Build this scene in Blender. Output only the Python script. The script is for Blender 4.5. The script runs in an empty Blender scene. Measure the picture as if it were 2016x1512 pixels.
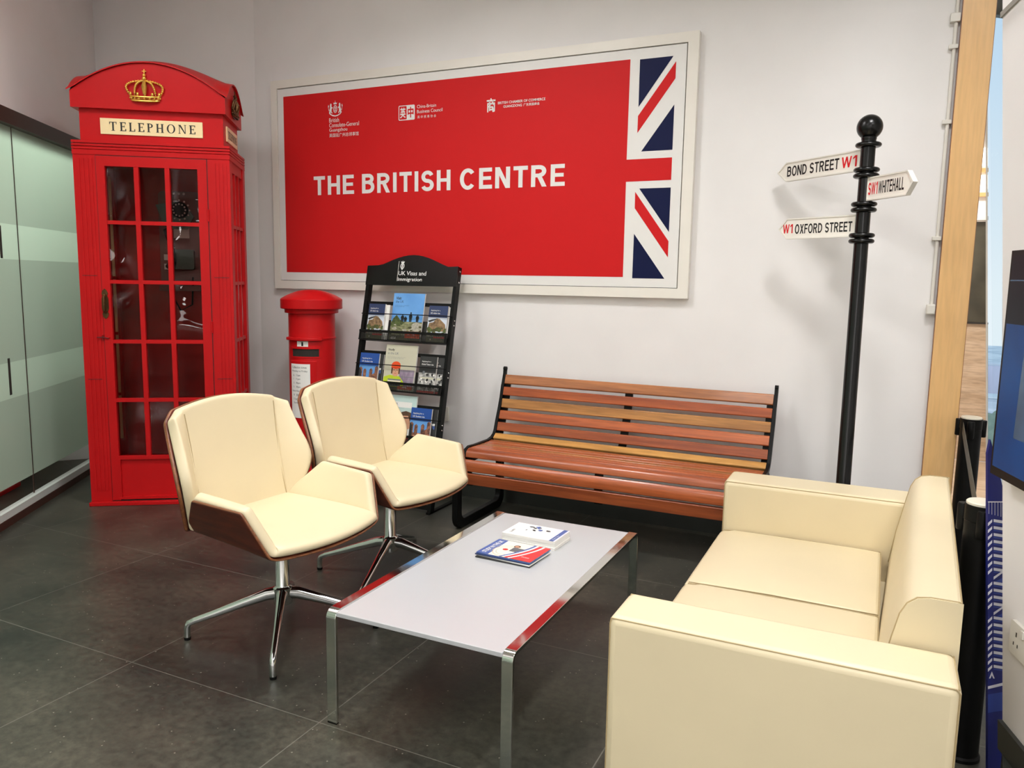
import bpy, bmesh, math, random
from mathutils import Vector, Matrix
random.seed(7)
SC = bpy.context.scene
COL = SC.collection

# ------------------------------------------------------------------ camera
cam_d = bpy.data.cameras.new('camera')
cam = bpy.data.objects.new('camera', cam_d)
COL.objects.link(cam)
cam_d.sensor_width = 36.0
cam_d.lens = 27.51
cam_d.clip_start = 0.05
cam_d.clip_end = 2000
_F = Vector((-0.42587, 0.89508, -0.13215))
_R = Vector((0.90189, 0.43163, 0.01705))
_U = Vector((-0.07230, 0.11192, 0.99108))
M = Matrix((( _R.x, _U.x, -_F.x, 0.0), (_R.y, _U.y, -_F.y, -4.38), (_R.z, _U.z, -_F.z, 1.42), (0, 0, 0, 1)))
cam.matrix_world = M
SC.camera = cam
SC.view_settings.view_transform = 'Standard'
SC.view_settings.look = 'None'
SC.view_settings.gamma = 1.0
SC.view_settings.use_curve_mapping = False
SC.view_settings.exposure = 0.20

# ------------------------------------------------------------------ sky
W = bpy.data.worlds.new('sky')
SC.world = W
W.use_nodes = True
nt = W.node_tree
bg = nt.nodes['Background']
tc = nt.nodes.new('ShaderNodeTexCoord')
sx = nt.nodes.new('ShaderNodeSeparateXYZ')
cr = nt.nodes.new('ShaderNodeValToRGB')
cr.color_ramp.elements[0].position = 0.0
cr.color_ramp.elements[0].color = (0.70, 0.79, 0.84, 1)
cr.color_ramp.elements[1].position = 0.30
cr.color_ramp.elements[1].color = (0.44, 0.61, 0.78, 1)
nt.links.new(tc.outputs['Generated'], sx.inputs[0])
nt.links.new(sx.outputs['Z'], cr.inputs[0])
nt.links.new(cr.outputs[0], bg.inputs[0])
bg.inputs[1].default_value = 1.0
sun_d = bpy.data.lights.new('daylight_sun', 'SUN'); sun_d.energy = 1.6; sun_d.angle = .05; sun_d.color = (1, .96, .9)
sun = bpy.data.objects.new('daylight_sun', sun_d); COL.objects.link(sun)
sun.rotation_euler = Vector((.25, .8, -.5)).to_track_quat('-Z', 'Y').to_euler()

# ------------------------------------------------------------------ room lamps (recessed ceiling panels above the frame, plus added fills)
def lamp(name, x, y, z, size, power, color=(1, .95, .88), spread=180, rot=(0, 0, 0), size_y=None):
    d = bpy.data.lights.new(name, 'AREA')
    d.energy = power
    d.color = color
    d.shape = 'RECTANGLE' if size_y else 'SQUARE'
    d.size = size
    if size_y:
        d.size_y = size_y
    d.spread = math.radians(spread)
    o = bpy.data.objects.new(name, d)
    o.location = (x, y, z)
    o.rotation_euler = rot
    COL.objects.link(o)
    return o
WARM = (1, .99, .985)
LZ = 3.55
lamp('ceiling_lamp', 0.25, -1.8, LZ, .45, 52, WARM, 150)
lamp('ceiling_lamp', -2.1, -1.75, LZ, .45, 27, WARM, 150)
lamp('ceiling_lamp', 1.4, -3.6, LZ, .9, 42, WARM, 170)
lamp('ceiling_lamp', -1.3, -4.4, LZ, .9, 30, WARM, 170)
lamp('ceiling_lamp', -3.3, -2.7, LZ, .9, 26, WARM, 170)
lamp('ceiling_lamp', 0.6, -6.2, 3.0, .9, 100, WARM, 170)  # added fill behind the camera, brightens the sofa arm and back wall
lamp('ceiling_lamp', -3.0, -6.0, 3.0, .9, 75, WARM, 170)  # second added fill behind the camera
lamp('office_fill_lamp', -5.6, -1.7, 3.3, 1.0, 100, (.99, 1, .97), 170)  # unseen fill added behind the partition so the frosted film glows
lamp('office_fill_lamp', -5.4, -3.9, 3.3, 1.0, 95, (.99, 1, .97), 170)  # second added fill for the film, nearer end
lamp('corridor_lamp', -.2, 1.7, 2.9, .5, 60, WARM, 160)

# ------------------------------------------------------------------ materials
def lin(c):
    return tuple((v / 255 / 12.92) if v / 255 <= .04045 else ((v / 255 + .055) / 1.055) ** 2.4 for v in c)
MATS = {}
def mat(name, rgb, rough=.5, metal=0.0, var=.0, scale=8.0, bump=0.0, coat=0.0, spec=.5, stretch=None, emit=None, var2=None, detail=4):
    m = bpy.data.materials.new(name)
    m.use_nodes = True
    t = m.node_tree
    b = t.nodes['Principled BSDF']
    base = lin(rgb)
    b.inputs['Base Color'].default_value = (*base, 1)
    b.inputs['Roughness'].default_value = rough
    b.inputs['Metallic'].default_value = metal
    b.inputs['Specular IOR Level'].default_value = spec
    b.inputs['Coat Weight'].default_value = coat
    b.inputs['Coat Roughness'].default_value = .12
    if emit:
        b.inputs['Emission Color'].default_value = (*base, 1)
        b.inputs['Emission Strength'].default_value = emit
    if var or var2 or bump:
        co = t.nodes.new('ShaderNodeTexCoord')
        mp = t.nodes.new('ShaderNodeMapping')
        mp.inputs['Scale'].default_value = stretch or (1, 1, 1)
        t.links.new(co.outputs['Object'], mp.inputs[0])
        n = t.nodes.new('ShaderNodeTexNoise')
        n.inputs['Scale'].default_value = scale
        n.inputs['Detail'].default_value = detail
        t.links.new(mp.outputs[0], n.inputs['Vector'])
        if var or var2:
            r = t.nodes.new('ShaderNodeValToRGB')
            r.color_ramp.elements[0].position = .32
            r.color_ramp.elements[1].position = .68
            lo = lin(var2) if var2 else tuple(v * (1 - var) for v in base)
            hi = base if var2 else tuple(min(1, v * (1 + var)) for v in base)
            r.color_ramp.elements[0].color = (*lo, 1)
            r.color_ramp.elements[1].color = (*hi, 1)
            t.links.new(n.outputs['Fac'], r.inputs[0])
            t.links.new(r.outputs[0], b.inputs['Base Color'])
            if emit:
                t.links.new(r.outputs[0], b.inputs['Emission Color'])
        if bump:
            bn = t.nodes.new('ShaderNodeBump')
            bn.inputs['Strength'].default_value = bump
            bn.inputs['Distance'].default_value = .01
            t.links.new(n.outputs['Fac'], bn.inputs['Height'])
            t.links.new(bn.outputs[0], b.inputs['Normal'])
    MATS[name] = m
    return m

def glass_mat(name, tint, refl, bump=0.0, scale=3.0, rough=.0):
    """thin pane: clear with a glossy sheen, optional waviness"""
    m = bpy.data.materials.new(name)
    m.use_nodes = True
    t = m.node_tree
    t.nodes.remove(t.nodes['Principled BSDF'])
    out = t.nodes['Material Output']
    tr = t.nodes.new('ShaderNodeBsdfTransparent')
    tr.inputs[0].default_value = (*tint, 1)
    gl = t.nodes.new('ShaderNodeBsdfGlossy')
    gl.inputs['Roughness'].default_value = rough
    mx = t.nodes.new('ShaderNodeMixShader')
    lw = t.nodes.new('ShaderNodeLayerWeight')
    lw.inputs[0].default_value = refl
    t.links.new(lw.outputs['Fresnel'], mx.inputs[0])
    t.links.new(tr.outputs[0], mx.inputs[1])
    t.links.new(gl.outputs[0], mx.inputs[2])
    t.links.new(mx.outputs[0], out.inputs[0])
    if bump:
        co = t.nodes.new('ShaderNodeTexCoord')
        n = t.nodes.new('ShaderNodeTexNoise')
        n.inputs['Scale'].default_value = scale
        n.inputs['Detail'].default_value = 0.5
        bn = t.nodes.new('ShaderNodeBump')
        bn.inputs['Strength'].default_value = bump
        bn.inputs['Distance'].default_value = .22
        t.links.new(co.outputs['Object'], n.inputs['Vector'])
        t.links.new(n.outputs['Fac'], bn.inputs['Height'])
        t.links.new(bn.outputs[0], gl.inputs['Normal'])
        t.links.new(bn.outputs[0], lw.inputs['Normal'])
    MATS[name] = m
    return m

def tile_mat(name, base, joint, px, py, ox, oy):
    """large stone tiles: mottled grey, light flecks, fine pale joints"""
    m = bpy.data.materials.new(name)
    m.use_nodes = True
    t = m.node_tree
    b = t.nodes['Principled BSDF']
    L = t.links.new
    co = t.nodes.new('ShaderNodeTexCoord')
    sep = t.nodes.new('ShaderNodeSeparateXYZ')
    L(co.outputs['Object'], sep.inputs[0])
    def joint_fac(sock, off, per):
        a = t.nodes.new('ShaderNodeMath'); a.operation = 'SUBTRACT'; a.inputs[1].default_value = off; L(sock, a.inputs[0])
        d = t.nodes.new('ShaderNodeMath'); d.operation = 'DIVIDE'; d.inputs[1].default_value = per; L(a.outputs[0], d.inputs[0])
        p = t.nodes.new('ShaderNodeMath'); p.operation = 'PINGPONG'; p.inputs[1].default_value = .5; L(d.outputs[0], p.inputs[0])
        c = t.nodes.new('ShaderNodeMath'); c.operation = 'LESS_THAN'; c.inputs[1].default_value = .0022; L(p.outputs[0], c.inputs[0])
        return c
    jx = joint_fac(sep.outputs['X'], ox, px)
    jy = joint_fac(sep.outputs['Y'], oy, py)
    mxj = t.nodes.new('ShaderNodeMath'); mxj.operation = 'MAXIMUM'; L(jx.outputs[0], mxj.inputs[0]); L(jy.outputs[0], mxj.inputs[1])
    n1 = t.nodes.new('ShaderNodeTexNoise'); n1.inputs['Scale'].default_value = 2.2; n1.inputs['Detail'].default_value = 6
    L(co.outputs['Object'], n1.inputs['Vector'])
    r1 = t.nodes.new('ShaderNodeValToRGB')
    r1.color_ramp.elements[0].position = .3; r1.color_ramp.elements[1].position = .72
    r1.color_ramp.elements[0].color = (*lin(base[0]), 1); r1.color_ramp.elements[1].color = (*lin(base[1]), 1)
    L(n1.outputs['Fac'], r1.inputs[0])
    n3 = t.nodes.new('ShaderNodeTexNoise'); n3.inputs['Scale'].default_value = 34; n3.inputs['Detail'].default_value = 5; n3.inputs['Roughness'].default_value = .7
    L(co.outputs['Object'], n3.inputs['Vector'])
    r3 = t.nodes.new('ShaderNodeValToRGB')
    r3.color_ramp.elements[0].position = .35; r3.color_ramp.elements[1].position = .7
    r3.color_ramp.elements[0].color = (.62, .62, .62, 1); r3.color_ramp.elements[1].color = (1.35, 1.35, 1.3, 1)
    L(n3.outputs['Fac'], r3.inputs[0])
    mu = t.nodes.new('ShaderNodeMixRGB'); mu.blend_type = 'MULTIPLY'; mu.inputs[0].default_value = 1
    L(r1.outputs[0], mu.inputs[1]); L(r3.outputs[0], mu.inputs[2])
    v = t.nodes.new('ShaderNodeTexVoronoi'); v.inputs['Scale'].default_value = 38
    L(co.outputs['Object'], v.inputs['Vector'])
    lt = t.nodes.new('ShaderNodeMath'); lt.operation = 'LESS_THAN'; lt.inputs[1].default_value = .105; L(v.outputs['Distance'], lt.inputs[0])
    lm = t.nodes.new('ShaderNodeMath'); lm.operation = 'MULTIPLY'; L(lt.outputs[0], lm.inputs[0])
    n4 = t.nodes.new('ShaderNodeTexNoise'); n4.inputs['Scale'].default_value = 14; L(co.outputs['Object'], n4.inputs['Vector'])
    g4 = t.nodes.new('ShaderNodeMath'); g4.operation = 'GREATER_THAN'; g4.inputs[1].default_value = .54; L(n4.outputs['Fac'], g4.inputs[0])
    L(g4.outputs[0], lm.inputs[1])
    fl = t.nodes.new('ShaderNodeMixRGB'); fl.inputs[2].default_value = (*lin((134, 130, 118)), 1)
    L(lm.outputs[0], fl.inputs[0]); L(mu.outputs[0], fl.inputs[1])
    jm = t.nodes.new('ShaderNodeMixRGB'); jm.inputs[2].default_value = (*lin(joint), 1)
    jf = t.nodes.new('ShaderNodeMath'); jf.operation = 'MULTIPLY'; jf.inputs[1].default_value = .42; L(mxj.outputs[0], jf.inputs[0])
    L(jf.outputs[0], jm.inputs[0]); L(fl.outputs[0], jm.inputs[1])
    L(jm.outputs[0], b.inputs['Base Color'])
    b.inputs['Roughness'].default_value = .36
    rr = t.nodes.new('ShaderNodeMapRange'); rr.inputs[3].default_value = .28; rr.inputs[4].default_value = .46
    L(n3.outputs['Fac'], rr.inputs[0]); L(rr.outputs[0], b.inputs['Roughness'])
    MATS[name] = m
    return m

def wood_mat(name, a, b_, rough=.35, scale=1.6, stretch=(1, 12, 12), coat=.3, grain=.8):
    m = mat(name, a, rough=rough, coat=coat)
    t = m.node_tree
    bs = t.nodes['Principled BSDF']
    co = t.nodes.new('ShaderNodeTexCoord')
    mp = t.nodes.new('ShaderNodeMapping'); mp.inputs['Scale'].default_value = stretch
    n = t.nodes.new('ShaderNodeTexNoise'); n.inputs['Scale'].default_value = scale; n.inputs['Detail'].default_value = 6; n.inputs['Distortion'].default_value = .6
    r = t.nodes.new('ShaderNodeValToRGB')
    r.color_ramp.elements[0].position = .3; r.color_ramp.elements[1].position = .7
    r.color_ramp.elements[0].color = (*lin(b_), 1); r.color_ramp.elements[1].color = (*lin(a), 1)
    n2 = t.nodes.new('ShaderNodeTexNoise'); n2.inputs['Scale'].default_value = scale * 6; n2.inputs['Detail'].default_value = 3
    r2 = t.nodes.new('ShaderNodeValToRGB'); r2.color_ramp.elements[0].position = .35; r2.color_ramp.elements[1].position = .6
    r2.color_ramp.elements[0].color = (.72, .72, .72, 1); r2.color_ramp.elements[1].color = (1, 1, 1, 1)
    mu = t.nodes.new('ShaderNodeMixRGB'); mu.blend_type = 'MULTIPLY'; mu.inputs[0].default_value = grain
    L = t.links.new
    L(co.outputs['Object'], mp.inputs[0]); L(mp.outputs[0], n.inputs['Vector']); L(mp.outputs[0], n2.inputs['Vector'])
    L(n.outputs['Fac'], r.inputs[0]); L(n2.outputs['Fac'], r2.inputs[0]); L(r.outputs[0], mu.inputs[1]); L(r2.outputs[0], mu.inputs[2])
    L(mu.outputs[0], bs.inputs['Base Color'])
    return m

m_wall = mat('wall_paint', (236, 233, 231), .75, var=.02, scale=3, bump=.02)
m_ceil = mat('ceiling_paint', (222, 220, 214), .9, var=.02)
m_floor = tile_mat('stone_tiles', ((38, 42, 38), (80, 77, 67)), (140, 138, 128), .865, .835, -3.28, -1.685)
m_base = mat('dark_skirting', (52, 54, 50), .4, var=.1)
m_red = mat('red_gloss_paint', (192, 22, 25), .36, var=.05, scale=2.5, coat=.0, spec=.16)
m_redline = mat('red_paint_groove', (92, 10, 12), .5, var=.05)
m_redin = mat('red_interior_paint', (176, 40, 38), .5, var=.12)
m_cream = mat('cream_sign_enamel', (247, 222, 170), .35, var=.02)
m_ink = mat('black_ink', (14, 13, 13), .45, var=.1)
m_gold = mat('gold_paint', (226, 178, 82), .3, .75, var=.12, scale=30)
m_bronze = mat('aged_and_shaded_brass', (96, 70, 42), .35, .8, var=.3, scale=40)
m_boothglass = glass_mat('wavy_acrylic', (.78, .70, .68), .20, bump=1.0, scale=2.4)
m_glass = glass_mat('clear_glass', (.86, .93, .88), .12)
m_wglass = glass_mat('window_glass', (.97, .98, .98), .04)
m_pred = mat('poster_red', (204, 30, 32), .5, var=.01, spec=.15)
m_pwhite = mat('poster_white', (232, 230, 226), .45, var=.01)
m_pnavy = mat('poster_navy', (15, 22, 62), .5, var=.03, spec=.15)
m_frame = mat('white_lacquer', (236, 231, 221), .35, var=.01)
m_gap = mat('shadow_gap', (40, 34, 28), .8, var=.1)
m_black = mat('black_powder_coat', (15, 15, 14), .45, var=.15, scale=60, spec=.18)
m_blackgloss = mat('black_gloss_paint', (12, 12, 11), .25, var=.1, spec=.35)
m_mesh = mat('dark_wire_mesh', (42, 40, 36), .5, var=.4, scale=220)
m_leather = mat('cream_leather', (221, 206, 171), .42, var=.015, scale=5, bump=.03)
m_piping = mat('leather_seam', (172, 152, 112), .6, var=.05)
m_walnut = wood_mat('walnut_veneer', (108, 46, 26), (68, 25, 14), rough=.42, coat=.05, scale=2.0, stretch=(2, 2, 14))
m_ply = wood_mat('plywood_edge', (150, 92, 52), (112, 64, 34), rough=.4, scale=3)
m_chrome = mat('polished_chrome', (222, 222, 218), .08, 1.0, var=.02)
m_alu = mat('polished_aluminium', (214, 215, 213), .12, 1.0, var=.03)
m_tabletop = mat('white_frosted_glass', (187, 188, 190), .22, var=.005, coat=.3)
m_paper = mat('white_paper', (240, 238, 232), .7, var=.01)
m_pwood = wood_mat('pale_beech', (240, 194, 132), (233, 185, 121), rough=.4, scale=1.2, stretch=(9, 9, .8), grain=.3)
m_pwoodedge = wood_mat('beech_edge', (150, 90, 44), (120, 66, 32), rough=.45, scale=1.2, stretch=(9, 9, .8))
m_conduit = mat('white_plastic', (226, 222, 212), .4, var=.02)
def film_mat(name, rgb, tr):
    m = mat(name, rgb, .4, var=.02, scale=2)
    t = m.node_tree; b = t.nodes['Principled BSDF']; out = t.nodes['Material Output']
    tl = t.nodes.new('ShaderNodeBsdfTranslucent'); tl.inputs[0].default_value = (*lin(rgb), 1)
    mx = t.nodes.new('ShaderNodeMixShader'); mx.inputs[0].default_value = tr; b.inputs['Specular IOR Level'].default_value = .15
    t.links.new(b.outputs[0], mx.inputs[1]); t.links.new(tl.outputs[0], mx.inputs[2]); t.links.new(mx.outputs[0], out.inputs[0])
    return m
m_frost = film_mat('frosted_film', (182, 193, 180), .55)
m_frost2 = film_mat('frosted_band', (206, 218, 204), .62)
m_rail = mat('dark_brown_rail', (54, 36, 28), .4, var=.1)
m_skirtbrown = mat('brown_plinth', (66, 40, 32), .4, var=.1)
m_channel = mat('pale_metal_channel', (206, 212, 206), .3, var=.02)
m_navyb = mat('banner_navy', (16, 28, 110), .45, var=.05)
m_blueb = mat('banner_blue', (44, 66, 150), .45, var=.05)
m_bwhite = mat('banner_white', (222, 222, 232), .5, var=.02)
m_strap = mat('grey_webbing', (66, 62, 50), .6, var=.15, scale=90)
m_capwhite = mat('white_cap', (236, 228, 208), .4, var=.02)
m_floorwood = wood_mat('wood_floor', (206, 182, 156), (176, 150, 122), rough=.35, scale=.9, stretch=(2, 14, 14))
m_dkpanel = mat('smoked_glass', (66, 62, 50), .12, var=.35, scale=4)
m_strip = mat('light_strip', (255, 244, 225), .5, emit=1.6, var=.01)

# ------------------------------------------------------------------ mesh builder
class MB:
    def __init__(s):
        s.v, s.f, s.m, s.mats = [], [], [], []
        s.sm = []
    def mi(s, m):
        if m not in s.mats:
            s.mats.append(m)
        return s.mats.index(m)
    def add(s, vs, fs, m, smooth=False):
        o = len(s.v)
        s.v += [tuple(x) for x in vs]
        k = s.mi(m)
        for f in fs:
            s.f.append([i + o for i in f]); s.m.append(k); s.sm.append(smooth)
    def box(s, x0, x1, y0, y1, z0, z1, m, T=None):
        P = [(x, y, z) for z in (z0, z1) for y in (y0, y1) for x in (x0, x1)]
        if T: P = [T(*p) for p in P]
        s.add(P, [(0, 2, 3, 1), (4, 5, 7, 6), (0, 1, 5, 4), (2, 6, 7, 3), (0, 4, 6, 2), (1, 3, 7, 5)], m)
    def prism(s, pts, c0, c1, m, T, mside=None):
        n = len(pts)
        P = [T(a, b, c0) for a, b in pts] + [T(a, b, c1) for a, b in pts]
        s.add(P, [list(range(n))[::-1], list(range(n, 2 * n))], m)
        s.add(P, [(i, (i + 1) % n, (i + 1) % n + n, i + n) for i in range(n)], mside or m)
    def poly(s, pts, c, m, T):
        s.add([T(a, b, c) for a, b in pts], [list(range(len(pts)))], m)
    def rect(s, a0, a1, b0, b1, c, m, T):
        s.poly([(a0, b0), (a1, b0), (a1, b1), (a0, b1)], c, m, T)
    def lathe(s, prof, m, c=(0, 0), seg=40, T=None, a0=0, a1=2 * math.pi):
        full = abs(a1 - a0 - 2 * math.pi) < 1e-6
        ns = seg if full else seg + 1
        P = []
        for r, z in prof:
            for k in range(ns):
                a = a0 + (a1 - a0) * k / seg
                p = (c[0] + r * math.cos(a), c[1] + r * math.sin(a), z)
                P.append(T(*p) if T else p)
        F = []
        for i in range(len(prof) - 1):
            for k in range(seg):
                k2 = (k + 1) % ns if full else k + 1
                F.append((i * ns + k, i * ns + k2, (i + 1) * ns + k2, (i + 1) * ns + k))
        if full:
            F.append(list(range(ns))[::-1]); F.append([(len(prof) - 1) * ns + k for k in range(ns)])
        s.add(P, F, m, True)
    def tube(s, path, r, m, seg=10, ry=None, closed=False, cap=True, up=None):
        path = [Vector(p) for p in path]
        n = len(path)
        rs = r if isinstance(r, (list, tuple)) else [r] * n
        rys = ry if isinstance(ry, (list, tuple)) else ([ry] * n if ry else rs)
        P = []
        prev = Vector(up) if up else None
        for i, p in enumerate(path):
            if closed:
                t = (path[(i + 1) % n] - path[i - 1])
            else:
                t = path[min(i + 1, n - 1)] - path[max(i - 1, 0)]
            t.normalize()
            if prev is None:
                prev = Vector((0, 0, 1)) if abs(t.z) < .9 else Vector((1, 0, 0))
            nrm = (prev - t * prev.dot(t))
            if nrm.length < 1e-6:
                nrm = t.orthogonal()
            nrm.normalize()
            if not up: prev = nrm
            bn = t.cross(nrm)
            for k in range(seg):
                a = 2 * math.pi * k / seg
                P.append(p + nrm * (rys[i] * math.cos(a)) + bn * (rs[i] * math.sin(a)))
        F = []
        for i in range(n if closed else n - 1):
            j = (i + 1) % n
            for k in range(seg):
                k2 = (k + 1) % seg
                F.append((i * seg + k, i * seg + k2, j * seg + k2, j * seg + k))
        if cap and not closed:
            F.append(list(range(seg))[::-1]); F.append([(n - 1) * seg + k for k in range(seg)])
        s.add(P, F, m, True)
    def strip(s, path, w, t, m, T):
        """flat bar: path in (a,b), width w along c, thickness t in plane"""
        n = len(path)
        pv = [Vector((p[0], p[1])) for p in path]
        P = []
        for i in range(n):
            d = pv[min(i + 1, n - 1)] - pv[max(i - 1, 0)]
            d.normalize()
            nn = Vector((-d.y, d.x))
            for off, c in ((t / 2, w[0]), (t / 2, w[1]), (-t / 2, w[1]), (-t / 2, w[0])):
                q = pv[i] + nn * off
                P.append(T(q.x, q.y, c))
        F = []
        for i in range(n - 1):
            for k in range(4):
                k2 = (k + 1) % 4
                F.append((i * 4 + k, i * 4 + k2, i * 4 + 4 + k2, i * 4 + 4 + k))
        F.append((0, 1, 2, 3)); F.append(tuple(range(4 * n - 4, 4 * n)))
        s.add(P, F, m)
    def sphere(s, c, r, m, seg=16, rings=10, sc=(1, 1, 1)):
        P, F = [], []
        for i in range(rings + 1):
            th = math.pi * i / rings
            for k in range(seg):
                a = 2 * math.pi * k / seg
                P.append((c[0] + sc[0] * r * math.sin(th) * math.cos(a), c[1] + sc[1] * r * math.sin(th) * math.sin(a), c[2] + sc[2] * r * math.cos(th)))
        for i in range(rings):
            for k in range(seg):
                k2 = (k + 1) % seg
                F.append((i * seg + k, (i + 1) * seg + k, (i + 1) * seg + k2, i * seg + k2))
        s.add(P, F, m, True)
    def ellipse(s, cx, cy, rx, ry, c, m, T, n=20, a0=0, a1=2 * math.pi):
        s.poly([(cx + rx * math.cos(a0 + (a1 - a0) * k / n), cy + ry * math.sin(a0 + (a1 - a0) * k / n)) for k in range(n if abs(a1 - a0) > 6.28 else n + 1)], c, m, T)
    def text(s, body, a0, a1, b0, b1, c, m, T, bold=0.0, keep=False, shear=0, full=True):
        vs, fs, bb = glyphs(body, bold)
        x0, x1, y0, y1 = bb
        sxx = (a1 - a0) / (x1 - x0)
        syy = (b1 - b0) / (y1 - y0)
        s.add([T(a0 + (x - x0) * sxx, b0 + (y - y0) * syy, c) for x, y in vs], fs, m)
    def build(s, name, parent=None, bevel=0, seg=2, auto=35, sub=0, flat=False):
        me = bpy.data.meshes.new(name)
        me.from_pydata(s.v, [], s.f)
        for m in s.mats:
            me.materials.append(m)
        me.polygons.foreach_set('material_index', s.m)
        if not flat:
            bm = bmesh.new(); bm.from_mesh(me)
            bmesh.ops.recalc_face_normals(bm, faces=bm.faces)
            bm.to_mesh(me); bm.free()
        if auto and (any(s.sm) or sub or bevel):
            me.shade_smooth()
            if not sub:
                me.set_sharp_from_angle(angle=math.radians(auto))
        me.update()
        o = bpy.data.objects.new(name, me)
        COL.objects.link(o)
        if parent: o.parent = parent
        if bevel:
            b = o.modifiers.new('bevel', 'BEVEL'); b.width = bevel; b.segments = seg; b.limit_method = 'ANGLE'; b.angle_limit = math.radians(40)
        if sub:
            b = o.modifiers.new('subdivision', 'SUBSURF'); b.levels = sub; b.render_levels = sub
        return o

_gc = {}
def glyphs(body, bold):
    k = (body, bold)
    if k not in _gc:
        c = bpy.data.curves.new('tmp', 'FONT')
        c.body = body; c.offset = bold; c.resolution_u = 3
        o = bpy.data.objects.new('tmp', c)
        COL.objects.link(o)
        dg = bpy.context.evaluated_depsgraph_get()
        me = bpy.data.meshes.new_from_object(o.evaluated_get(dg))
        vs = [(v.co.x, v.co.y) for v in me.vertices]
        fs = [list(p.vertices) for p in me.polygons]
        bpy.data.objects.remove(o); bpy.data.curves.remove(c); bpy.data.meshes.remove(me)
        xs = [v[0] for v in vs]; ys = [v[1] for v in vs]
        _gc[k] = (vs, fs, (min(xs), max(xs), min(ys), max(ys)))
    return _gc[k]

def sans(ch, t):
    """plain bold capitals drawn from strokes: (width, polygons) for height 1"""
    P = []
    def R(x0, x1, y0, y1): P.append([(x0, y0), (x1, y0), (x1, y1), (x0, y1)])
    def line(pts):
        n = len(pts); L_, R_ = [], []
        for i in range(n):
            a, c_ = pts[max(i - 1, 0)], pts[min(i + 1, n - 1)]
            dx, dy = c_[0] - a[0], c_[1] - a[1]; l = math.hypot(dx, dy); nx, ny = -dy / l * t / 2, dx / l * t / 2
            L_.append((pts[i][0] + nx, pts[i][1] + ny)); R_.append((pts[i][0] - nx, pts[i][1] - ny))
        for i in range(n - 1): P.append([L_[i], L_[i + 1], R_[i + 1], R_[i]])
    def arc(cx, cy, rx, ry, a0, a1, n=18):
        return [(cx + rx * math.cos(math.radians(lerp(a0, a1, k / n))), cy + ry * math.sin(math.radians(lerp(a0, a1, k / n)))) for k in range(n + 1)]
    def diag(x0, x1, y0=0, y1=1):
        h = t * math.hypot(x1 - x0, y1 - y0) / abs(y1 - y0) / 2
        P.append([(x0 - h, y0), (x0 + h, y0), (x1 + h, y1), (x1 - h, y1)])
    w = {'T': .64, 'E': .60, 'H': .68, 'B': .68, 'R': .70, 'I': t, 'S': .64, 'C': .76, 'N': .68, 'O': .76, 'D': .70, 'X': .68, 'F': .56, 'W': .96, 'A': .72, 'L': .54, '1': .38, ' ': .26}[ch]
    if ch == 'T': R(0, w, 1 - t, 1); R(w / 2 - t / 2, w / 2 + t / 2, 0, 1 - t)
    elif ch in 'EF':
        R(0, t, 0, 1); R(t, w, 1 - t, 1); R(t, w * .93, .5 - t * .4, .5 + t * .5)
        if ch == 'E': R(t, w * 1.02, 0, t)
    elif ch == 'H': R(0, t, 0, 1); R(w - t, w, 0, 1); R(t, w - t, .5 - t * .4, .5 + t * .5)
    elif ch == 'L': R(0, t, 0, 1); R(t, w, 0, t)
    elif ch == 'I': R(0, t, 0, 1)
    elif ch == '1': R(w - t, w, 0, 1); P.append([(w - t, 1), (w - t, .80), (0, .66), (0, .80), (w - t * 1.2, 1)])
    elif ch in 'BR':
        R(0, t, 0, 1); m_ = .48 if ch == 'B' else .44
        ry = (1 - m_) / 2; x_ = w - .06 - ry
        R(t, x_, 1 - t, 1); R(t, x_, m_, m_ + t * .9); line(arc(x_, 1 - ry, ry - t / 2 + .02, ry - t / 2, 90, -90))
        if ch == 'B':
            r2 = (m_ + t * .9) / 2; x_ = w - r2; R(t, x_, 0, t); R(t, x_, m_, m_ + t * .9); line(arc(x_, r2, r2 - t / 2, r2 - t / 2, 90, -90))
        else: diag(w - t * .62, w * .52, 0, m_ + t * .2)
    elif ch == 'D':
        x_ = w - .42; R(0, t, 0, 1); R(t, x_, 1 - t, 1); R(t, x_, 0, t); line(arc(x_, .5, .42 - t / 2, .5 - t / 2, 90, -90))
    elif ch == 'O': line(arc(w / 2, .5, w / 2 - t / 2, .515 - t / 2, 0, 360, 36))
    elif ch == 'C': line(arc(w / 2, .5, w / 2 - t / 2, .515 - t / 2, 40, 320, 30))
    elif ch == 'S':
        ry = (.5 - t / 2) / 2 + .004; rx = w / 2 - t / 2
        line(arc(w / 2, 1 - t / 2 - ry + .008, rx * .95, ry, 18, 270, 22)[:-1] + arc(w / 2, t / 2 + ry - .008, rx, ry, 88, -162, 22))
    elif ch == 'N':
        R(0, t, 0, 1); R(w - t, w, 0, 1); P.append([(0, 1), (t * 1.08, 1), (w, 0), (w - t * 1.08, 0)])
    elif ch == 'X': diag(t * .6, w - t * .6); diag(w - t * .6, t * .6)
    elif ch == 'W':
        t = t * .84
        for x0, x1 in ((.26, .07), (.26, .48), (.70, .48), (.70, .89)): diag(x0 * w / .96 + .0, x1 * w / .96)
    elif ch == 'A': diag(t * .55, w / 2 - .01); diag(w - t * .55, w / 2 + .01); R(w * .24, w * .76, .24, .24 + t * .85)
    return w, P
def caps(b, body, a0, a1, z0, z1, c, m, T, t=.17, gap=.13):
    gl = [sans(ch, t) for ch in body]
    tot = sum(g[0] for g in gl) + gap * (len(gl) - 1); H = z1 - z0; sx = (a1 - a0) / tot; x = 0
    for w, polys in gl:
        for k, q in enumerate(polys):
            b.poly([(a0 + (x + u) * sx, z0 + v * H) for u, v in q], c + .00001 * k, m, T)
        x += w + gap

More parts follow.
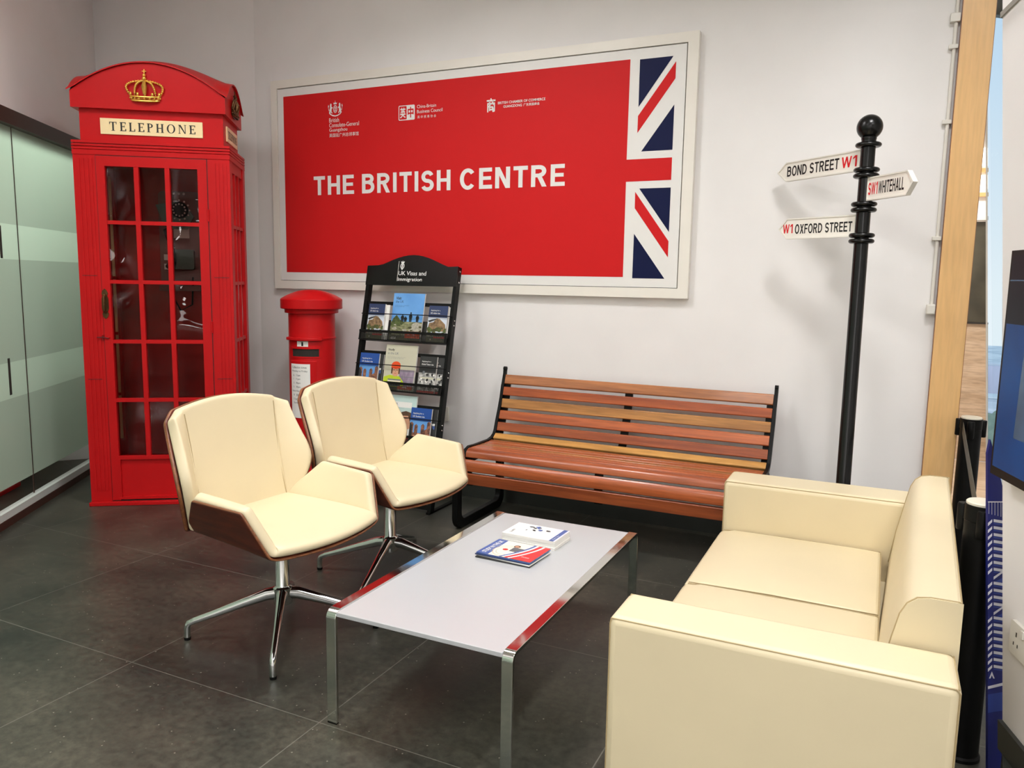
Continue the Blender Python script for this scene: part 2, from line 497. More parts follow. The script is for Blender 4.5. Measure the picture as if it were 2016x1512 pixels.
def tag(o, label=None, cat=None, group=None, kind=None):
    if label: o['label'] = label
    if cat: o['category'] = cat
    if group: o['group'] = group
    if kind: o['kind'] = kind
    return o
def empty(name, loc, rz=0):
    o = bpy.data.objects.new(name, None)
    o.location = loc; o.rotation_euler = (0, 0, rz); o.empty_display_size = .1
    COL.objects.link(o)
    return o
def struct(o, label=None, cat=None):
    o['kind'] = 'structure'
    o['label'] = label; o['category'] = cat
    return o
def frame(o, u, v, n):
    o, u, v, n = Vector(o), Vector(u), Vector(v), Vector(n)
    return lambda a, b, c: tuple(o + u * a + v * b + n * c)
def ident(x, y, z): return (x, y, z)
XZ = lambda y: frame((0, y, 0), (1, 0, 0), (0, 0, 1), (0, -1, 0))      # wall-parallel plane, c comes out to the room
def rrect(x0, x1, y0, y1, r, n=5):
    P = []
    for cx, cy, a in ((x1 - r, y1 - r, 0), (x0 + r, y1 - r, 90), (x0 + r, y0 + r, 180), (x1 - r, y0 + r, 270)):
        for k in range(n + 1):
            t = math.radians(a + 90 * k / n)
            P.append((cx + r * math.cos(t), cy + r * math.sin(t)))
    return P
def lerp(a, b, t): return a + (b - a) * t

# ------------------------------------------------------------------ the setting
CEIL = 3.6
b = MB(); b.box(-9, 3.2, -7.2, .14, -.1, 0, m_floor); b.box(.60, 3.2, .14, .4, -.1, 0, m_floor); struct(b.build('floor'), 'dark grey stone tile floor with fine pale joints', 'floor')
b = MB(); b.box(-9, 3.2, -7.2, .14, CEIL, CEIL + .1, m_ceil); struct(b.build('ceiling'), 'plain white ceiling above the reception corner', 'ceiling')
b = MB(); b.box(-4.16, .215, .04, .14, 0, CEIL, m_wall); struct(b.build('wall_back'), 'white painted wall behind bench and large red sign', 'wall')
b = MB(); b.box(-2.5, .215, .026, .04, 0, .13, m_base); b.box(-4.15, -2.5, .026, .04, 0, .13, m_base); struct(b.build('baseboard_back'), 'dark grey skirting tile along the foot of the white wall', 'skirting')
b = MB(); b.prism([(-5.335, -.322), (-4.16, .04), (-4.16, .14), (-5.60, -.10), (-5.45, -.33)], 0, CEIL, m_wall, ident); struct(b.build('wall_corner'), 'white wall piece angled behind the red telephone box', 'wall')
b = MB(); b.box(-9, 3.2, -7.3, -7.2, 0, CEIL, m_wall); struct(b.build('wall_front'), 'white wall behind the camera', 'wall')
b = MB(); b.box(3.2, 3.3, -7.2, .3, 0, CEIL, m_wall); struct(b.build('wall_side'), 'white wall beyond the screen wall', 'wall')

# glazed partition on the left: runs from the near left to behind the telephone box
g0 = Vector((-4.324, -1.828, 0)); gd = Vector((-.558, .830, 0)); gn = Vector((.830, .558, 0))
TG = frame(g0, gd, (0, 0, 1), gn)
root = struct(empty('wall_left', g0), 'frosted glass partition with dark top rail and white wall above', 'partition')
def gpart(name, fn, **k):
    b = MB(); fn(b); o = b.build(name, None, **k)
    o.parent = root; o.matrix_parent_inverse = Matrix.Translation(-g0)
    return o
G0, G1 = -4.6, 1.81
gpart('upper_wall', lambda b: b.prism([(G0, 2.31), (G1, 2.31), (G1, CEIL), (G0, CEIL)], -.10, 0, m_wall, TG))
gpart('top_rail', lambda b: b.prism([(G0, 2.232), (G1, 2.232), (G1, 2.318), (G0, 2.318)], -.06, .035, m_rail, TG), bevel=.004)
def film(b):
    for z0, z1, m in ((.205, .70, m_frost), (.70, .905, m_frost2), (.905, 1.486, m_frost), (1.486, 1.684, m_frost2), (1.684, 2.232, m_frost)):
        b.rect(G0, G1, z0, z1, -.0095, m, TG)
gpart('frosted_film', film)
def seams(b):
    for a in (.455, -1.05, -2.55, -4.05):
        b.prism([(a - .004, .09), (a + .004, .09), (a + .004, 2.232), (a - .004, 2.232)], -.0235, -.008, m_rail, TG)
gpart('glass_joint', seams)
def bars(b):
    for z0, z1 in ((.72, .93), (1.49, 1.67)):
        b.prism([(.235, z0), (.262, z0), (.262, z1), (.235, z1)], -.0094, -.0088, m_base, TG)
gpart('band_dark_bar', bars)  # dark strips for an upright seen through the clearer bands
gpart('glass_pane', lambda b: b.prism([(G0, .08), (G1, .08), (G1, 2.232), (G0, 2.232)], -.023, -.011, m_glass, TG))
gpart('channel', lambda b: b.prism([(G0, .044), (G1, .044), (G1, .085), (G0, .085)], -.05, .012, m_channel, TG))
gpart('plinth', lambda b: b.prism([(G0, 0), (G1, 0), (G1, .044), (G0, .044)], -.06, .016, m_skirtbrown, TG))
# the office side of the glass
b = MB(); b.prism([(-9, -7.2), (-9, .9), (-8.9, .9), (-8.9, -7.2)], 0, CEIL, m_wall, ident); b.box(-8.9, -5.4, .8, .9, 0, CEIL, m_wall); struct(b.build('wall_office'), 'pale wall of the office behind the frosted glass', 'wall')
b = MB(); b.box(-9, -4.2, .14, .9, -.1, 0, m_floor); struct(b.build('floor_office'), 'dark tile floor of the office behind the glass', 'floor')
t = tag(empty('low_cabinet', tuple(g0 + gd * 1.1 - gn * .55)), 'pale low cabinet seen through the clear foot of the glass partition', 'cabinet')
t.rotation_euler = (0, 0, math.atan2(gd.y, gd.x))
b = MB(); b.box(-.35, .35, 0, .4, .06, .7, m_channel); b.build('body', t, bevel=.004)
b = MB(); b.box(-.33, .33, .02, .38, 0, .06, m_gap); b.build('plinth', t)

# wooden door post at the right end of the white wall
b = MB()
b.box(.215, .353, 0, .26, 0, CEIL, m_pwood)
b.box(.2142, .215, .0, .04, 0, CEIL, m_pwoodedge)
b.box(.2142, .217, -.0006, 0, 0, CEIL, m_pwoodedge)
b.box(.3515, .3536, -.0006, .0, 0, CEIL, m_pwoodedge)
struct(b.build('trim_3'), 'tall pale beech door post closing the white wall', 'door post')
# corridor beyond the post
b = MB(); b.prism([(.355, .14), (.556, .14), (.836, 3.0), (-1.5, 3.0), (-1.5, .14)], -.1, -.002, m_floorwood, ident); struct(b.build('floor_corridor'), 'wood plank floor of the corridor past the post', 'floor')
b = MB(); b.box(-1.6, -1.5, .14, 3.1, 0, CEIL, m_wall); struct(b.build('wall_corridor'), 'plain corridor wall past the beech post', 'wall')
T3 = XZ(3.0)
def e45(z): return .531 + (3.639 - z) * (.833 - .531) / (3.639 - .041)
r3 = struct(empty('wall_end', (0.6, 3.0, 0)), 'far corridor wall with wood wainscot, smoked glass and light shelves', 'wall')
def w3(name, z0, z1, c0, c1, m):
    b = MB(); b.prism([(-1.5, z0), (e45(z0), z0), (e45(z1), z1), (-1.5, z1)], c0, c1, m, T3)
    o = b.build(name); o.parent = r3; o.matrix_parent_inverse = Matrix.Translation((-.6, -3, 0)); return o
w3('wainscot', 0, 1.134, -.08, .0, m_floorwood)
w3('glass_panel', 1.134, 1.945, -.06, -.03, m_dkpanel)
w3('sill', 1.128, 1.142, 0, .02, m_gap)
w3('upper_wall', 1.945, CEIL, -.08, -.02, m_wall)
w3('shelf', 1.955, 1.985, -.02, .03, m_conduit)
w3('shelf', 2.14, 2.17, -.02, .03, m_pwood)
w3('shelf', 2.33, 2.36, -.02, .03, m_pwood)
w3('light_strip', 2.20, 2.31, -.02, -.01, m_strip)
w3('light_strip', 2.38, 2.52, -.02, -.01, m_strip)
b = MB(); b.box(-1.6, .9, .26, 3.1, CEIL, CEIL + .1, m_ceil); struct(b.build('ceiling_corridor'), 'white corridor ceiling', 'ceiling')
# raked mullion wall between corridor and city window, then a solid wall added to keep sky light out
b = MB()
b.add([(.549, .14, 0), (.836, 3.1, 0), (.534, 3.1, 3.6), (.247, .14, 3.6), (.557, .14, 0), (.844, 3.1, 0), (.542, 3.1, 3.6), (.255, .14, 3.6)],
      [(0, 1, 2, 3), (4, 7, 6, 5), (0, 4, 5, 1), (1, 5, 6, 2), (2, 6, 7, 3), (3, 7, 4, 0)], m_conduit)
struct(b.build('trim_1'), 'slim white mullion between corridor and city window', 'mullion')
T03 = XZ(.3)
b = MB(); b.prism([(.645, .0), (3.2, 0), (3.2, CEIL), (.351, CEIL)], -.1, 0, m_wall, T03); struct(b.build('wall_sky_block'), 'added white wall right of the city window, keeping sky light out', 'wall')
w1 = struct(empty('window_1', (.5, .3, 0)), 'narrow tall window showing pale sky and distant city', 'window')
b = MB(); b.prism([(.60, .02), (.65, .02), (.41, 2.77), (.35, 2.77)], -.012, -.004, m_wglass, T03); o = b.build('pane'); o.parent = w1; o.matrix_parent_inverse = Matrix.Translation((-.5, -.3, 0))
b = MB(); b.prism([(.341, 2.765), (.45, 2.735), (.45, 3.6), (.272, 3.6)], -.05, .0, m_dkpanel, T03); o = b.build('window_soffit'); o.parent = w1; o.matrix_parent_inverse = Matrix.Translation((-.5, -.3, 0))  # dark soffit at the window head, for the ceiling there

# the city outside the window
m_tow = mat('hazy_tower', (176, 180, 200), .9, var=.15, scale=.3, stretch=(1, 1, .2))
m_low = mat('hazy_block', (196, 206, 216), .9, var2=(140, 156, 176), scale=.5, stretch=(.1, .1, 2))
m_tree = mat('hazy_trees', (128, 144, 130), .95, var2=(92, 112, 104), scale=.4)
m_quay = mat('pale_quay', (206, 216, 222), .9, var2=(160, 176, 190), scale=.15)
dC = Vector((0, -4.38))
def city(px_dir, dist): # horizontal bearing out of the window
    a = math.radians(px_dir); return (dC.x + dist * math.sin(a), dC.y + dist * math.cos(a))
x, y = city(6.6, 180)
t = tag(empty('tower_block', (x, y, -24)), 'hazy grey-blue tower block in the distance beyond the window', 'building')
b = MB(); b.box(-3.2, 5.5, 0, 6, 0, 10.2, m_tow); b.build('body', t)
b = MB(); b.box(-2.6, 5, .6, 5, 10.2, 10.6, m_low); b.build('roof', t)
x, y = city(6.6, 165)
t = tag(empty('low_building', (x, y, -24)), 'long pale low building at the foot of the distant tower', 'building')
b = MB(); b.box(-8, 8, 0, 5, 0, 5.6, m_low); b.build('body', t)
b = MB(); b.box(-8.2, 8.2, -.2, 5.2, 5.6, 5.9, m_quay); b.build('roof', t)
for k, (a, d, h_, r, lab) in enumerate(((6.25, 138, 6.6, 2.5, 'dull blue-green tree crown in the park, nearest the window'), (7.2, 147, 6.4, 2.5, 'dull blue-green tree crown in the park, further right and behind'))):
    x, y = city(a, d)
    t = tag(empty('park_tree', (x, y, -24)), lab, 'tree', 'park trees outside the window')
    b = MB()
    b.sphere((0, 0, h_ - r), r, m_tree, 14, 8); b.sphere((.9, -.6, h_ - r - .8), r * .9, m_tree, 14, 8); b.sphere((-1.0, .4, h_ - r - 1), r, m_tree, 14, 8)
    b.build('crown', t)
    b = MB(); b.tube([(0, 0, 0), (0, 0, h_ - r)], .3, m_gap); b.build('trunk', t)
b = MB(); b.box(-60, 90, 20, 400, -24.2, -24, m_quay); struct(b.build('ground_city'), 'pale city ground far below the window', 'ground')

# raised step, screen wall and television at the right edge
w = Vector((.276, -.961, 0)); n2 = Vector((.961, .276, 0)); P0 = Vector((.355, -2.097, 0))
b = MB(); b.prism([(.355, -2.097), (.28, -2.78), (.45, -3.02), (.59, -2.914), (.70, -2.87), (.47, -2.06)], 0, .224, m_base, ident); struct(b.build('floor_step'), 'low dark grey step under the screen wall', 'step')
TW = frame(P0, w, (0, 0, 1), -n2)
def we(z): return -.2233 * (z - .224)
b = MB(); b.prism([(0, .224), (.85, .224), (.85, CEIL), (we(CEIL), CEIL)], -.10, 0, m_wall, TW); struct(b.build('wall_right'), 'white screen wall with raked end at the right edge', 'wall')
b = MB(); b.prism([(we(.224), .224), (.85, .224), (.85, .296), (we(.296), .296)], .0005, .012, m_base, TW); struct(b.build('baseboard_right'), 'dark grey skirting at the foot of the screen wall', 'skirting')
m_line = mat('grey_trim_line', (150, 146, 138), .7, var=.03)  # grey strip marking the line between wall and ceiling
b = MB(); b.prism([(we(2.18), 2.18), (.85, 2.33), (.85, 2.345), (we(2.195), 2.195)], .0005, .006, m_line, TW); struct(b.build('trim_2'), 'thin grey ceiling line on the screen wall', 'trim')
m_tvb = mat('screen_blue', (20, 66, 122), .3, spec=.1, var2=(14, 46, 92), scale=3, emit=.22)
m_tvd = mat('screen_dark', (12, 16, 26), .3, spec=.1, var=.2, emit=.1)
m_tvl = mat('screen_teal', (52, 84, 112), .25, var=.2, scale=6, emit=.2)
t = tag(empty('television', P0 + w * .4 + Vector((0, 0, 1.2))), 'black wall-mounted television with blue picture at the right edge', 'television')
mi = Matrix.Translation(-(P0 + w * .4 + Vector((0, 0, 1.2))))
def tvp(name, fn, par=None, **k):
    b = MB(); fn(b); o = b.build(name, None, **k); o.parent = par or t; o.matrix_parent_inverse = mi if par is None else Matrix.Identity(4); return o
tvp('casing', lambda b: b.prism([(-.112, .935), (.78, .935), (.78, 1.515), (-.112, 1.515)], .012, .05, m_black, TW), bevel=.004)
def scr(b):
    b.rect(-.100, .768, .958, 1.33, .0512, m_tvb, TW)
    b.rect(-.100, .768, 1.33, 1.502, .0512, m_tvd, TW)
    b.poly([(.02, 1.46), (.10, 1.46), (.06, 1.05), (.00, 1.05)], .0516, m_tvl, TW)
    b.rect(-.100, .768, 1.438, 1.441, .0518, m_tvl, TW)
tvp('screen', scr, flat=True)
tvp('wall_bracket', lambda b: b.prism([(.2, 1.1), (.6, 1.1), (.6, 1.35), (.2, 1.35)], .0005, .012, m_black, TW))
t = tag(empty('double_socket', P0 + w * .06 + Vector((0, 0, .535))), 'white double power socket low on the screen wall', 'socket')
mi = Matrix.Translation(-(P0 + w * .06 + Vector((0, 0, .535))))
tvp('faceplate', lambda b: b.prism(rrect(-.004, .142, .495, .58, .006), .0005, .010, m_conduit, TW), bevel=.002)
def holes(b):
    for cx in (.03, .105):
        b.rect(cx - .003, cx + .003, .545, .557, .0104, m_gap, TW); b.rect(cx - .013, cx - .008, .520, .529, .0104, m_gap, TW); b.rect(cx + .008, cx + .013, .520, .529, .0104, m_gap, TW)
tvp('socket_holes', holes, flat=True)
tvp('rocker_switch', lambda b: b.prism([(.055, .555), (.068, .555), (.068, .574), (.055, .574)], .0102, .014, m_conduit, TW))

# ------------------------------------------------------------------ the big red sign
TP = XZ(0.0)
def lion(b, cx, cy, s, c, m, T, mir=1):
    P = [(-.9, -1), (-.2, -1), (-.1, -.5), (.25, -.9), (.7, -1), (.75, -.8), (.35, -.55), (.4, .0), (.85, .1), (.95, .3), (.45, .35), (.3, .6), (.45, .85), (.15, 1.1), (-.25, 1.05), (-.45, .75), (-.4, .3), (-.7, -.2), (-.75, -.6), (-1.05, -.75)]
    b.poly([(cx + mir * x * s * .5, cy + y * s) for x, y in P], c, m, T)
    b.poly([(cx + mir * x * s * .5, cy + y * s) for x, y in [(-.8, -.4), (-1.25, .2), (-1.0, .6), (-1.3, .9), (-1.55, .5), (-1.35, .1), (-1.05, -.5)]], c, m, T)
def crest(b, x0, x1, z0, z1, c, m, T, mback=None):
    W_, H = x1 - x0, z1 - z0; cx = (x0 + x1) / 2
    lion(b, cx - W_ * .33, z0 + H * .50, H * .30, c, m, T, 1)
    lion(b, cx + W_ * .33, z0 + H * .50, H * .30, c, m, T, -1)
    b.ellipse(cx, z0 + H * .47, W_ * .15, H * .24, c, m, T)
    if mback:
        b.ellipse(cx, z0 + H * .47, W_ * .115, H * .20, c + .0003, mback, T)
        b.rect(cx - W_ * .012, cx + W_ * .012, z0 + H * .28, z0 + H * .66, c + .0006, m, T)
        b.rect(cx - W_ * .10, cx + W_ * .10, z0 + H * .455, z0 + H * .485, c + .0006, m, T)
        for i, j in ((-.05, .56), (.055, .56), (-.05, .37), (.055, .37)):
            b.ellipse(cx + W_ * i, z0 + H * j, W_ * .028, H * .04, c + .0006, m, T, 8)
    b.poly([(cx - W_ * .11, z0 + H * .76), (cx + W_ * .11, z0 + H * .76), (cx + W_ * .14, z0 + H * .88), (cx + W_ * .06, z0 + H * .82), (cx, z0 + H * .95), (cx - W_ * .06, z0 + H * .82), (cx - W_ * .14, z0 + H * .88)], c, m, T)
    b.rect(cx - W_ * .008, cx + W_ * .008, z0 + H * .94, z0 + H, c, m, T)
    b.poly([(cx - W_ * .42, z0 + H * .16), (cx - W_ * .2, z0 + H * .04), (cx, z0), (cx + W_ * .2, z0 + H * .04), (cx + W_ * .42, z0 + H * .16), (cx + W_ * .40, z0 + H * .21), (cx + W_ * .2, z0 + H * .11), (cx, z0 + H * .07), (cx - W_ * .2, z0 + H * .11), (cx - W_ * .40, z0 + H * .21)], c, m, T)
t = tag(empty('framed_sign', (-2.5, 0.02, 1.33)), 'big white-framed red wall sign with white lettering and part of a Union flag', 'sign')
mp_ = Matrix.Translation((2.5, -.02, -1.33))
def child(par, name, b, mi, **k):
    o = b.build(name, None, **k); o.parent = par; o.matrix_parent_inverse = mi; return o
OX0, OX1, OZ0, OZ1 = -3.983, -1.010, 1.331, 2.757
GX0, GX1, GZ0, GZ1 = -3.928, -1.069, 1.387, 2.703
b = MB()
for P in ([(OX0, OZ0), (OX1, OZ0), (GX1, GZ0), (GX0, GZ0)], [(OX1, OZ0), (OX1, OZ1), (GX1, GZ1), (GX1, GZ0)], [(OX1, OZ1), (OX0, OZ1), (GX0, GZ1), (GX1, GZ1)], [(OX0, OZ1), (OX0, OZ0), (GX0, GZ0), (GX0, GZ1)]):
    b.prism(P, -.039, .002, m_frame, TP)
child(t, 'frame', b, mp_, bevel=.0025)
b = MB(); b.prism([(GX0, GZ0), (GX1, GZ0), (GX1, GZ1), (GX0, GZ1)], -.039, -.026, m_gap, TP)
child(t, 'backing_board', b, mp_)
b = MB(); e = .006
b.prism([(GX0 + e * .5, GZ0 + e * .5), (GX1 - e, GZ0 + e * .5), (GX1 - e, GZ1 - e), (GX0 + e * .5, GZ1 - e)], -.026, -.001, m_pwhite, TP)
c = .0
b.poly([(-3.872, 1.446), (-1.389, 1.446), (-1.390, 1.981), (-1.131, 1.982), (-1.131, 2.103), (-1.391, 2.103), (-1.389, 2.645), (-3.872, 2.645)], c, m_pred, TP)
for P, m in (([(-1.334, 2.639), (-1.147, 2.639), (-1.333, 2.385)], m_pnavy), ([(-1.131, 2.61), (-1.131, 2.521), (-1.334, 2.245), (-1.334, 2.337)], m_pred),
             ([(-1.131, 2.384), (-1.131, 2.144), (-1.308, 2.144)], m_pnavy), ([(-1.311, 1.941), (-1.131, 1.941), (-1.131, 1.698)], m_pnavy),
             ([(-1.334, 1.924), (-1.333, 1.833), (-1.131, 1.559), (-1.131, 1.648)], m_pred), ([(-1.332, 1.691), (-1.333, 1.440), (-1.146, 1.440)], m_pnavy)):
    b.poly(P, c, m, TP)
child(t, 'printed_panel', b, mp_, flat=True)
for s_, a0, a1 in (('THE', -3.618, -3.281), ('BRITISH', -3.214, -2.536), ('CENTRE', -2.468, -1.765)):
    b = MB(); caps(b, s_, a0, a1, 1.972, 2.098, .0012, m_pwhite, TP, t=.188, gap=.15)
    child(t, 'title_word', b, mp_, flat=True)
b = MB()
crest(b, -3.482, -3.372, 2.482, 2.586, .0012, m_pwhite, TP, m_pred)
b.text('British', -3.479, -3.397, 2.446, 2.474, .0012, m_pwhite, TP)
b.text('Consulate-General', -3.479, -3.234, 2.414, 2.441, .0012, m_pwhite, TP)
b.text('Guangzhou', -3.479, -3.330, 2.379, 2.408, .0012, m_pwhite, TP)
b.text('英国驻广州总领事馆', -3.479, -3.238, 2.349, 2.374, .0012, m_pwhite, TP)
child(t, 'consulate_logo', b, mp_, flat=True)
b = MB()
b.prism(rrect(-2.923, -2.801, 2.420, 2.512, .008), 0.0002, .0012, m_pwhite, TP)
b.prism(rrect(-2.918, -2.862, 2.425, 2.507, .005), .0012, .0014, m_pred, TP)
b.text('英', -2.912, -2.868, 2.434, 2.498, .0018, m_pwhite, TP, bold=.02)
b.text('中', -2.854, -2.809, 2.434, 2.500, .0018, m_pred, TP, bold=.03)
b.text('China-Britain', -2.784, -2.643, 2.487, 2.507, .0012, m_pwhite, TP)
b.text('Business Council', -2.784, -2.597, 2.456, 2.477, .0012, m_pwhite, TP)
b.text('英 中 贸 易 协 会', -2.781, -2.643, 2.424, 2.441, .0012, m_pwhite, TP)
child(t, 'council_logo', b, mp_, flat=True)
b = MB()
b.text('商', -2.286, -2.226, 2.425, 2.507, .0012, m_pwhite, TP, bold=.025)
b.text('BRITISH CHAMBER OF COMMERCE', -2.210, -1.899, 2.467, 2.482, .0012, m_pwhite, TP, bold=.012)
b.text('GUANGDONG', -2.173, -2.050, 2.444, 2.459, .0012, m_pwhite, TP, bold=.012)
b.text('广东英国商会', -2.040, -1.935, 2.443, 2.460, .0012, m_pwhite, TP, bold=.012)
child(t, 'chamber_logo', b, mp_, flat=True)

# ------------------------------------------------------------------ red telephone box
TH = math.radians(34.8)
BX = empty('telephone_box', (-4.311, -1.295, 0), TH)
tag(BX, 'tall red telephone box with gold crown and glazed door in the left corner', 'telephone box')
BW, BD = .872, .545
b = MB(); b.box(-.004, BW + .006, 0, BD, 0, .024, m_red); b.build('base', BX, bevel=.003)
def pillar(b, x0, x1, y0, y1):
    b.box(x0, x1, y0, y1, .024, 2.12, m_red)
Tf = frame((0, .03, 0), (1, 0, 0), (0, 0, 1), (0, -1, 0))     # front face, c outwards
Ts = frame((BW, 0, 0), (0, 1, 0), (0, 0, 1), (1, 0, 0))      # right face
Tl = frame((0, 0, 0), (0, 1, 0), (0, 0, 1), (-1, 0, 0))      # left face
for x0, x1, y0, y1 in ((0, .122, .03, .11), (.744, BW, .03, .11), (0, .08, BD - .07, BD), (BW - .08, BW, BD - .07, BD)):
    b = MB(); pillar(b, x0, x1, y0, y1)
    if y0 < .1:
        mid = [x0 + .030, x0 + .054, x0 + .078, x0 + .098] if x0 < .5 else [x0 + .040, x0 + .060, x0 + .082, x0 + .104]
        for q in mid:
            b.prism([(q - .0065, .09), (q + .0065, .09), (q + .0065, 2.08), (q - .0065, 2.08)], .0, .004, m_red, Tf)
        for zz in ((.78, .784), (1.40, 1.404)):
            b.rect(x0 + .02, x1 - .02, zz[0], zz[1], .0042, m_redline, Tf)
    b.build('corner_post', BX, bevel=.002)
b = MB(); b.box(.08, BW - .08, BD - .03, BD, .024, 2.12, m_redin); b.build('back_wall', BX)
b = MB(); b.box(.02, BW - .02, .05, BD - .03, .024, .034, m_gap); b.build('inner_floor', BX)
b = MB(); b.box(.040, .064, BD - .080, BD - .0705, .33, 2.03, m_cream); tag(b.build('pale_gap_strip', BX), 'added pale strip for the bright gap at the rear left inside the box')  # cream strip added in place of the bright view through the rear gap
for z in (.62, 1.02, 1.38):
    b = MB(); b.box(.038, .066, BD - .086, BD - .0805, z, z + .018, m_red); b.build('gap_strip_clip', BX)
# side walls: low panel plus 3 x 5 glazing
def glazing(b, T, a0, a1, z0, z1, cols, rows, wv, wh, c0, c1, m, edges=None):
    for i in range(1, cols):
        a = lerp(a0, a1, i / cols); b.prism([(a - wv / 2, z0), (a + wv / 2, z0), (a + wv / 2, z1), (a - wv / 2, z1)], c0, c1, m, T)
    for zz in rows:
        b.prism([(a0, zz - wh / 2), (a1, zz - wh / 2), (a1, zz + wh / 2), (a0, zz + wh / 2)], c0, c1 - .001, m, T)
ROWS = (.653, 1.010, 1.367, 1.715)
for T, nm in ((Ts, 'right'), (Tl, 'left')):
    b = MB()
    b.prism([(.11, .024), (BD - .07, .024), (BD - .07, .30), (.11, .30)], -.03, -.008, m_red, T)
    b.prism([(.11, 2.04), (BD - .07, 2.04), (BD - .07, 2.12), (.11, 2.12)], -.03, -.008, m_red, T)
    glazing(b, T, .11, BD - .07, .30, 2.04, 3, ROWS, .022, .020, -.032, -.006, m_red)
    sw = b.build('side_window', BX)
    b = MB(); b.prism([(.11, .30), (BD - .07, .30), (BD - .07, 2.04), (.11, 2.04)], -.022, -.019, m_boothglass, T); b.build('glazing', sw)
# door
D0, D1, DZ0, DZ1 = .126, .740, .03, 2.095
b = MB()
b.prism([(D0, DZ0), (.172, DZ0), (.172, DZ1), (D0, DZ1)], -.045, .006, m_red, Tf)
b.prism([(.688, DZ0), (D1, DZ0), (D1, DZ1), (.688, DZ1)], -.045, .006, m_red, Tf)
b.prism([(.172, 2.038), (.688, 2.038), (.688, DZ1), (.172, DZ1)], -.045, .006, m_red, Tf)
b.prism([(.172, DZ0), (.688, DZ0), (.688, .306), (.172, .306)], -.045, -.010, m_red, Tf)
b.prism([(.172, .285), (.688, .285), (.688, .308), (.172, .308)], -.010, .006, m_red, Tf)
b.prism([(.160, .035), (.70, .035), (.70, .050), (.160, .050)], -.010, .010, m_red, Tf)
b.prism([(.172, .050), (.180, .050), (.180, .285), (.172, .285)], -.010, .008, m_red, Tf)
glazing(b, Tf, .172, .688, .306, 2.04, 3, ROWS, .026, .022, -.030, .004, m_red)
door = b.build('door', BX, bevel=.0015)
b = MB(); b.prism([(.172, .306), (.688, .306), (.688, 2.038), (.172, 2.038)], -.022, -.018, m_boothglass, Tf); b.build('glazing', door)
b = MB()
P = [(0, .090), (.012, .078), (.018, .060), (.012, .048), (.019, .03), (.019, -.03), (.012, -.048), (.018, -.060), (.012, -.078), (0, -.090)]
P = [(.140 + x, 1.236 + z) for x, z in P] + [(.140 - x, 1.236 + z) for x, z in P[::-1][1:-1]]
b.prism(P, .006, .011, m_bronze, Tf)
b.tube([Tf(.140, 1.29, .011), Tf(.140, 1.28, .03), Tf(.140, 1.236, .036), Tf(.140, 1.195, .03), Tf(.140, 1.185, .011)], .007, m_bronze)
b.sphere(Tf(.140, 1.285, .018), .010, m_bronze); b.sphere(Tf(.140, 1.188, .018), .010, m_bronze)
tag(b.build('handle', door, bevel=.0008), 'ornate aged brass pull plate')
b = MB()
b.tube([Tf(.085, 1.036, .012), Tf(.120, 1.036, .012), Tf(.150, 1.030, .012)], .003, m_redline); b.sphere(Tf(.118, 1.05, .008), .006, m_red); b.sphere(Tf(.152, 1.035, .010), .006, m_red)
b.tube([Tf(.118, 1.05, .010), Tf(.118, 1.02, .010)], .003, m_redline)
b.build('door_hook', BX)
for z in (.45, 1.10, 1.77):
    b = MB(); b.tube([Tf(.742, z - .035, .008), Tf(.742, z + .035, .008)], .006, m_red, 10); b.build('hinge', door)
b = MB(); b.rect(.122, .127, .03, 2.10, .0003, m_redline, Tf); b.rect(.7395, .745, .03, 2.10, .0003, m_redline, Tf); b.rect(.122, .745, 2.094, 2.102, .0003, m_redline, Tf); b.rect(.122, .745, .022, .030, .002, m_gap, Tf)
b.build('door_gap', BX, flat=True)
# lintel mouldings and head
b = MB()
b.box(-.002, BW + .002, .026, BD, 2.10, 2.128, m_red)
b.box(.004, BW - .004, .032, BD - .004, 2.128, 2.146, m_red)
b.box(-.003, BW + .003, .024, BD, 2.131, 2.144, m_red)
b.box(-.003, BW + .003, .024, BD, 2.148, 2.161, m_red)
b.box(-.003, BW + .003, .024, BD, 2.165, 2.180, m_red)
b.box(.006, BW - .006, .034, BD - .006, 2.146, 2.176, m_redline)
b.build('lintel', BX, bevel=.0015)
b = MB(); b.box(.040, .838, .052, BD - .03, 2.180, 2.366, m_red); b.build('head', BX, bevel=.002)
